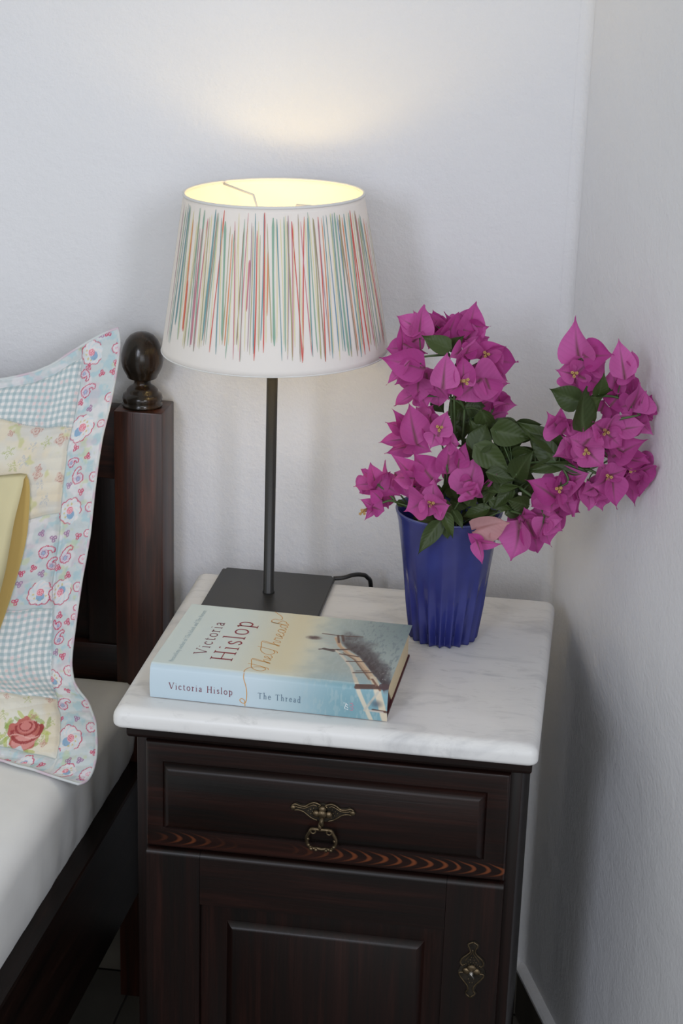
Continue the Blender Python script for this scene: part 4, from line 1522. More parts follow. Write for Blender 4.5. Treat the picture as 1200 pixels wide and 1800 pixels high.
railL = [(0.1745, 0.0775), (0.1800, 0.0700), (0.1889, 0.0558), (0.1997, 0.035), (0.2074, 0.0111), (0.2150, -0.010), (0.2230, -0.026), (0.2285, -0.0405)]
railR = [(0.1710, 0.108), (0.1786, 0.0865), (0.1881, 0.0737), (0.2026, 0.0593), (0.2133, 0.0384), (0.2253, 0.0155), (0.2325, -0.0041), (0.2385, -0.022), (0.2430, -0.040)]
deck = [(0.1715, 0.105), (0.1790, 0.085), (0.1900, 0.068), (0.2040, 0.050), (0.2150, 0.030), (0.2230, 0.010)]
line(railL, 0.0016, (208, 200, 184), 0.9)
line(railL[4:], 0.0022, (206, 198, 180), 0.9)
line(railR, 0.0024, (206, 180, 150), 0.9)
line(railR[5:], 0.0036, (212, 200, 178), 0.9)
line(deck, 0.0016, (176, 140, 108), 0.6)
line([(p[0] - 0.003, p[1] - 0.004) for p in railR[2:6]], 0.0008, (120, 86, 66), 0.8)
line([(0.2253, 0.012), (0.231, 0.000), (0.236, -0.006)], 0.0012, (110, 70, 56), 0.8)
br = (84, 58, 52)
for x0, y0, x1, y1, wdt in ((0.1549, 0.1149, 0.1737, 0.1133, 0.0010), (0.1737, 0.1133, 0.1976, 0.1162, 0.0010), (0.1784, 0.0762, 0.1894, 0.0801, 0.0016), (0.1823, 0.0662, 0.2018, 0.0636, 0.0012), (0.1925, 0.0493, 0.2109, 0.0525, 0.0011),
                        (0.2042, 0.0231, 0.2232, 0.0279, 0.0012), (0.2062, 0.028, 0.2182, 0.031, 0.0008), (0.2118, -0.0055, 0.2440, -0.0025, 0.0019), (0.2114, -0.0030, 0.2295, -0.0012, 0.0012), (0.2300, -0.0275, 0.2445, -0.0285, 0.0012),
                        (0.1716, 0.1140, 0.1760, 0.0950, 0.0012), (0.1760, 0.115, 0.1800, 0.1000, 0.0014)):
    line([(x0, y0), (x1, y1)], wdt, br, 0.9)
line([(0.2215, -0.029), (0.2345, -0.008)], 0.0012, (190, 186, 174), 0.9)
line([(0.2265, -0.0285), (0.2400, -0.0290)], 0.0010, (200, 190, 180), 0.9)
over(Cj, (78, 60, 66), (np.hypot((AA - 0.2400) / 0.0052, (Q + 0.001) / 0.0050) < 1 + 0.3 * (n1 - 0.5)) * 0.85)
over(Cj, (70, 78, 92), np.clip(1.3 - np.hypot((AA - 0.2335) / 0.0060, (Q + 0.0205) / 0.0040), 0, 1) * 0.6)
over(Cj, (92, 74, 74), np.clip(1.2 - np.hypot((AA - 0.1480) / 0.0085, (Q - 0.1015) / 0.0052), 0, 1) * (0.5 + n2) * 1.1)
for P_, wdt in (([(0.1593, 0.0731), (0.1640, 0.0751)], 0.0012), ([(0.1640, 0.0755), (0.1741, 0.0722)], 0.0024), ([(0.1700, 0.0750), (0.1780, 0.0770)], 0.0012)):
    line(P_, wdt, (70, 58, 60), 0.9)
for k in range(4):
    line([(0.155 + 0.003 * k, 0.108 - 0.008 * k), (0.170 + 0.003 * k, 0.107 - 0.008 * k)], 0.0005, (190, 176, 170), 0.5)
Vj = bk(AA, CCv, ZZv).reshape(-1, 3)
jk = mobj('dust_jacket', Vj, grid_faces(AA.shape[0], AA.shape[1]), M_jacket, book, True, lin(np.clip(Cj, 0, 255)).reshape(-1, 3), 'pale blue jacket with a picture of a wooden pier')
# back cover of the jacket, under the book
mb = MB()
bkbox(mb, -0.0006, BL - 0.0008, 0.0, BD + 0.0006, -0.00015, 0.0003)
mb.build('jacket_back', simple('jacket_back_paper', srgb(214, 212, 204), 0.5), book, False)

# --- lettering: each glyph is a set of strokes (points, weight); cap height 1
G = {
    'V': ([([(0.02, 1), (0.36, 0)], 1.2), ([(0.36, 0), (0.68, 1)], 0.6), ([(-0.08, 1), (0.16, 1)], 0.5), ([(0.56, 1), (0.80, 1)], 0.5)], 0.76),
    'H': ([([(0.12, 0), (0.12, 1)], 1.1), ([(0.66, 0), (0.66, 1)], 1.1), ([(0.12, 0.52), (0.66, 0.52)], 0.6), ([(0, 0), (0.25, 0)], 0.5), ([(0, 1), (0.25, 1)], 0.5), ([(0.53, 0), (0.79, 0)], 0.5), ([(0.53, 1), (0.79, 1)], 0.5)], 0.82),
    'T': ([([(0.34, 0), (0.34, 1)], 1.1), ([(0.0, 0.85), (0.02, 1), (0.66, 1), (0.68, 0.85)], 0.6), ([(0.22, 0), (0.46, 0)], 0.5)], 0.70),
    'B': ([([(0.1, 0), (0.1, 1)], 1.1), ([(0.1, 1), (0.35, 1), (0.48, 0.78), (0.35, 0.55), (0.1, 0.55)], 0.8), ([(0.1, 0.55), (0.4, 0.52), (0.55, 0.27), (0.4, 0), (0.1, 0)], 0.8)], 0.62),
    'I': ([([(0.14, 0), (0.14, 1)], 1.1), ([(0, 0), (0.28, 0)], 0.5), ([(0, 1), (0.28, 1)], 0.5)], 0.32),
    'R': ([([(0.1, 0), (0.1, 1)], 1.1), ([(0.1, 1), (0.38, 1), (0.5, 0.76), (0.38, 0.52), (0.1, 0.52)], 0.8), ([(0.3, 0.52), (0.62, 0)], 0.9)], 0.66),
    'i': ([([(0.12, 0), (0.12, 0.62), (0.02, 0.6)], 1.0), ([(0.11, 0.86), (0.12, 0.92)], 1.3), ([(0.0, 0), (0.24, 0)], 0.5)], 0.28),
    'l': ([([(0.12, 0), (0.12, 1.05), (0.02, 1.02)], 1.0), ([(0.0, 0), (0.24, 0)], 0.5)], 0.28),
    'c': ([([(0.42, 0.50), (0.30, 0.63), (0.12, 0.56), (0.05, 0.32), (0.12, 0.07), (0.28, 0.0), (0.43, 0.12)], 0.9)], 0.48),
    't': ([([(0.14, 0.82), (0.14, 0.12), (0.22, 0.0), (0.34, 0.06)], 0.9), ([(0.0, 0.62), (0.32, 0.62)], 0.5)], 0.38),
    'o': ([([(0.25, 0.63), (0.09, 0.53), (0.04, 0.31), (0.10, 0.08), (0.26, 0.0), (0.42, 0.09), (0.48, 0.32), (0.42, 0.54), (0.25, 0.63)], 0.9)], 0.54),
    'r': ([([(0.12, 0), (0.12, 0.62), (0.02, 0.58)], 1.0), ([(0.12, 0.45), (0.22, 0.60), (0.36, 0.58)], 0.8), ([(0.0, 0), (0.26, 0)], 0.5)], 0.40),
    'a': ([([(0.08, 0.50), (0.20, 0.63), (0.34, 0.56), (0.36, 0.40), (0.36, 0.08), (0.44, 0.0)], 0.9), ([(0.36, 0.38), (0.14, 0.28), (0.06, 0.13), (0.16, 0.0), (0.36, 0.12)], 0.9)], 0.48),
    's': ([([(0.32, 0.50), (0.20, 0.63), (0.08, 0.52), (0.12, 0.38), (0.28, 0.27), (0.34, 0.12), (0.20, 0.0), (0.05, 0.12)], 0.9)], 0.40),
    'p': ([([(0.02, 0.60), (0.12, 0.62), (0.12, -0.30)], 1.0), ([(0.12, 0.48), (0.28, 0.63), (0.44, 0.52), (0.48, 0.30), (0.42, 0.07), (0.28, 0.0), (0.12, 0.08)], 0.9), ([(0.0, -0.30), (0.26, -0.30)], 0.5)], 0.54),
    'h': ([([(0.02, 1.0), (0.12, 1.05), (0.12, 0)], 1.0), ([(0.12, 0.45), (0.26, 0.62), (0.40, 0.54), (0.42, 0.40), (0.42, 0)], 0.9), ([(0, 0), (0.22, 0)], 0.5), ([(0.33, 0), (0.53, 0)], 0.5)], 0.56),
    'n': ([([(0.02, 0.58), (0.12, 0.62), (0.12, 0)], 1.0), ([(0.12, 0.45), (0.26, 0.62), (0.40, 0.54), (0.42, 0.40), (0.42, 0)], 0.9), ([(0, 0), (0.22, 0)], 0.5), ([(0.33, 0), (0.53, 0)], 0.5)], 0.56),
    'u': ([([(0.02, 0.62), (0.12, 0.62), (0.12, 0.2), (0.2, 0.02), (0.32, 0.04), (0.42, 0.16)], 0.9), ([(0.42, 0.62), (0.42, 0), (0.5, 0)], 0.9)], 0.54),
    'e': ([([(0.07, 0.34), (0.42, 0.36), (0.38, 0.56), (0.25, 0.63), (0.10, 0.52), (0.05, 0.30), (0.12, 0.07), (0.27, 0.0), (0.43, 0.12)], 0.85)], 0.48),
    'd': ([([(0.28, 1.02), (0.40, 1.05), (0.40, 0.06), (0.50, 0.0)], 1.0), ([(0.40, 0.50), (0.26, 0.63), (0.10, 0.52), (0.05, 0.30), (0.11, 0.06), (0.25, 0.0), (0.40, 0.12)], 0.9)], 0.54),
    'g': ([([(0.40, 0.55), (0.25, 0.63), (0.10, 0.52), (0.05, 0.32), (0.12, 0.1), (0.26, 0.04), (0.40, 0.16)], 0.9), ([(0.41, 0.62), (0.41, -0.16), (0.26, -0.3), (0.08, -0.22)], 0.9)], 0.52),
    'f': ([([(0.36, 0.98), (0.24, 1.05), (0.14, 0.9), (0.14, 0)], 0.9), ([(0.0, 0.62), (0.3, 0.62)], 0.5)], 0.34),
    ' ': ([], 0.34),
}


def layout(text, gap=0.10):
    """strokes in text space, and the length of the line"""
    x, out = 0.0, []
    for ch in text:
        st_, adv = G[ch]
        for P_, wt in st_:
            Pn = np.array(P_, float)
            if len(Pn) > 2 and ch in 'ctoraspheduBRgnf':
                Pn = catmull(Pn, 4)
            Pn = Pn + np.array([x, 0])
            out.append((Pn, wt))
        x += adv + gap
    return out, x - gap


def ribbons(strokes, wid, mapf):
    """flat ribbons; mapf turns text points into points in space"""
    mb = MB()
    for Pn, wt in strokes:
        T_ = np.gradient(Pn, axis=0)
        T_ /= np.linalg.norm(T_, axis=1)[:, None] + 1e-12
        Nn = np.stack([-T_[:, 1], T_[:, 0]], -1) * (wid * wt / 2)
        ext = Pn.copy()
        A2, B2 = mapf(ext + Nn), mapf(ext - Nn)
        V_ = np.empty((2 * len(Pn), 3))
        V_[0::2], V_[1::2] = A2, B2
        mb.add(V_, [[2 * i, 2 * i + 1, 2 * i + 3, 2 * i + 2] for i in range(len(Pn) - 1)])
    return mb


LIFT = 0.00012


def cover_map(a_base, cap, c0, length, total):
    k = length / total
    def f(P_):
        return bk(a_base - P_[:, 1] * cap, c0 + P_[:, 0] * k, BH + LIFT)
    return f


def spine_at(a, z):
    zz = np.clip(z, 0.0008, BH - 0.001)
    c = np.interp(zz, sp_[:, 1], sp_[:, 0])
    return bk(a, c - LIFT * 1.5, zz)


def spine_map(a0, z0, cap, length, total):
    k = length / total
    def f(P_):
        return spine_at(a0 + P_[:, 0] * k, z0 + P_[:, 1] * cap)
    return f


s_, L_ = layout('Victoria', 0.16)
ribbons(s_, 0.10, cover_map(0.0478, 0.0125, 0.0345, 0.0865, L_)).build('author_lettering', M_ink, jk, False, 'small plum coloured author first name')
s_, L_ = layout('Hislop', 0.14)
ribbons(s_, 0.085, cover_map(0.0775, 0.0220, 0.0240, 0.1060, L_)).build('author_lettering', M_inkred, jk, False, 'large red author surname')
s_, L_ = layout('Bestselling author of The Island and The Return', 0.10)
ribbons(s_, 0.14, cover_map(0.0200, 0.0042, 0.0090, 0.1400, L_)).build('tagline_lettering', M_inkpale, jk, False, 'faint small line of pale lettering')
s_, L_ = layout('Victoria Hislop', 0.20)
ribbons(s_, 0.12, spine_map(0.0200, 0.0128, 0.0068, 0.0660, L_)).build('spine_author_lettering', M_ink, jk, False, 'plum coloured author name on the spine')
s_, L_ = layout('The Thread', 0.20)
ribbons(s_, 0.12, spine_map(0.1125, 0.0122, 0.0062, 0.0440, L_)).build('spine_title_lettering', M_inkgrey, jk, False, 'slate blue title on the spine')
SCRIPT = {
    'T': ([[(0.10, 0.22), (-0.10, 0.10), (-0.30, 0.30), (-0.26, 0.62), (0.00, 0.90), (0.40, 0.98), (0.80, 1.08)], [(0.34, 1.16), (0.28, 0.80), (0.14, 0.30), (0.02, 0.0), (-0.12, -0.05)]], 0.50),
    'h': ([[(0.0, -0.02), (0.22, 0.42), (0.40, 0.92), (0.34, 1.04), (0.24, 0.72), (0.10, 0.0), (0.22, 0.30), (0.36, 0.42), (0.42, 0.28), (0.38, 0.04), (0.52, 0.08)]], 0.50),
    'r': ([[(0.0, 0.06), (0.14, 0.44), (0.20, 0.40), (0.32, 0.40), (0.28, 0.12), (0.34, 0.02), (0.46, 0.12)]], 0.42),
    'e': ([[(0.0, 0.10), (0.20, 0.24), (0.28, 0.38), (0.18, 0.44), (0.08, 0.26), (0.12, 0.05), (0.26, 0.02), (0.42, 0.14)]], 0.40),
    'a': ([[(0.36, 0.36), (0.20, 0.44), (0.05, 0.26), (0.06, 0.05), (0.20, 0.02), (0.36, 0.38), (0.31, 0.06), (0.38, 0.01), (0.50, 0.12)]], 0.48),
    'd': ([[(0.36, 0.36), (0.20, 0.44), (0.05, 0.26), (0.06, 0.05), (0.20, 0.02), (0.36, 0.38), (0.52, 1.06), (0.34, 0.10), (0.40, 0.01), (0.54, 0.16)]], 0.54),
}
SCR = []
for word, c0_, ln_ in (('The', 0.0150, 0.0330), ('Thread', 0.0585, 0.0780)):
    tot = sum(SCRIPT[ch][1] for ch in word)
    x_ = 0.0
    for ch in word:
        for P_ in SCRIPT[ch][0]:
            SCR.append([(0.1180 - 0.0190 * py - 0.0012 * (x_ + px_), c0_ + (x_ + px_) * ln_ / tot) for px_, py in P_])
        x_ += SCRIPT[ch][1]
SCR += [[(0.1120, 0.1365), (0.1100, 0.1400), (0.1060, 0.1410), (0.1040, 0.1370), (0.1021, 0.1338), (0.0974, 0.1345), (0.0947, 0.1398), (0.0975, 0.1445), (0.1030, 0.1432), (0.1048, 0.1480), (0.1020, 0.1545), (0.0970, 0.1600), (0.0930, 0.1648)],
        [(0.0965, 0.0008), (0.0962, 0.0050), (0.0985, 0.0120), (0.1050, 0.0165), (0.1110, 0.0175), (0.1140, 0.0160)]]
strk = [(catmull(np.array(P_), 6), 1.0) for P_ in SCR]
ribbons(strk, 0.00085, lambda P_: bk(P_[:, 0], P_[:, 1], BH + LIFT)).build('title_lettering', M_inkgold, jk, False, 'handwritten ochre title like a thread')
strk = [(catmull(np.array([(0.0965, BH - 0.0012), (0.0972, 0.0310), (0.0998, 0.0240), (0.1010, 0.0160), (0.1000, 0.0070), (0.0975, 0.0045), (0.0945, 0.0060), (0.0938, 0.0085), (0.0960, 0.0100), (0.0985, 0.0078), (0.0988, 0.0012)]), 8), 1.0)]
ribbons(strk, 0.0008, lambda P_: spine_at(P_[:, 0], P_[:, 1])).build('thread_line', M_inkgold, jk, False, 'ochre thread running down the spine')
lg = [(np.array([(0.2002, 0.0172), (0.2030, 0.0172), (0.2012, 0.0112), (0.2050, 0.0100)]), 1.0), (np.array([(0.2030, 0.0165), (0.2048, 0.0150)]), 1.0), (np.array([(0.2030, 0.0140), (0.2050, 0.0120)]), 1.0)]
ribbons(lg, 0.0007, lambda P_: spine_at(P_[:, 0], P_[:, 1])).build('publisher_mark', M_inkwhite, jk, False, 'small white emblem on the spine')
lg = [(np.array([(0.2068 + 0.0018 * (k % 2), 0.0100 + 0.0019 * k), (0.2098 + 0.0010 * (k % 2), 0.0098 + 0.0019 * k)]), 1.0) for k in range(5)]
ribbons(lg, 0.0009, lambda P_: spine_at(P_[:, 0], P_[:, 1])).build('publisher_mark', M_inkpink, jk, False, 'small pink emblem on the spine')

# ------------------------------------------------------------------ vase
VX, VY, VZ = 0.3100, -0.1380, 0.6252


def vase():
    v = thing('vase', 'cobalt blue glazed vase with fluted foot on the marble top', 'vase', (VX, VY, VZ))
    n = 240
    th = np.linspace(0, 2 * math.pi, n, endpoint=False)
    hs = np.r_[0, 0.0015, 0.003, np.linspace(0.006, 0.140, 40), 0.1435, 0.1465, 0.1485, 0.1497]
    rz = np.interp(hs, [0, 0.002, 0.006, 0.04, 0.075, 0.11, 0.135, 0.1435, 0.1475, 0.1497], [0.0355, 0.0368, 0.0372, 0.0425, 0.0470, 0.0515, 0.0548, 0.0568, 0.0584, 0.0580])
    V = []
    nf = 20
    for h, r in zip(hs, rz):
        amp = 0.0082 * (1 - sst(0.004, 0.092, h)) ** 0.9 * (0.75 + 0.25 * sst(0, 0.003, h)) + 0.0004 * (1 - sst(0.09, 0.13, h))
        ph = (th * nf / (2 * math.pi)) % 1.0
        # sharp leaf-like ribs, fading upward
        saw = np.abs(ph * 2 - 1)
        rr = r + amp * (saw ** 1.3 - 0.80)
        V.append(np.stack([VX + rr * np.cos(th), VY + rr * np.sin(th), np.full(n, VZ + h)], -1))
    for h, r in ((0.1500, 0.0566), (0.1485, 0.0553), (0.140, 0.0515), (0.11, 0.0475), (0.06, 0.0400), (0.012, 0.0320), (0.010, 0.001)):
        V.append(np.stack([VX + r * np.cos(th), VY + r * np.sin(th), np.full(n, VZ + h)], -1))
    V = np.array(V)
    F = grid_faces(len(V), n, True).tolist()
    F.append(list(range(n))[::-1])
    mobj('vase_body', V.reshape(-1, 3), F, M_glaze, v, True)
    tv, tf = tube_data([(VX + 0.0575 * math.cos(t), VY + 0.0575 * math.sin(t), VZ + 0.1494) for t in np.linspace(0, 2 * math.pi, 120, endpoint=False)], 0.0011, 8, False, True)
    mobj('vase_rim', tv, tf, simple('thin_blue_glaze', (0.075, 0.095, 0.26), 0.3), v, True, None, 'lighter blue worn lip')


vase()

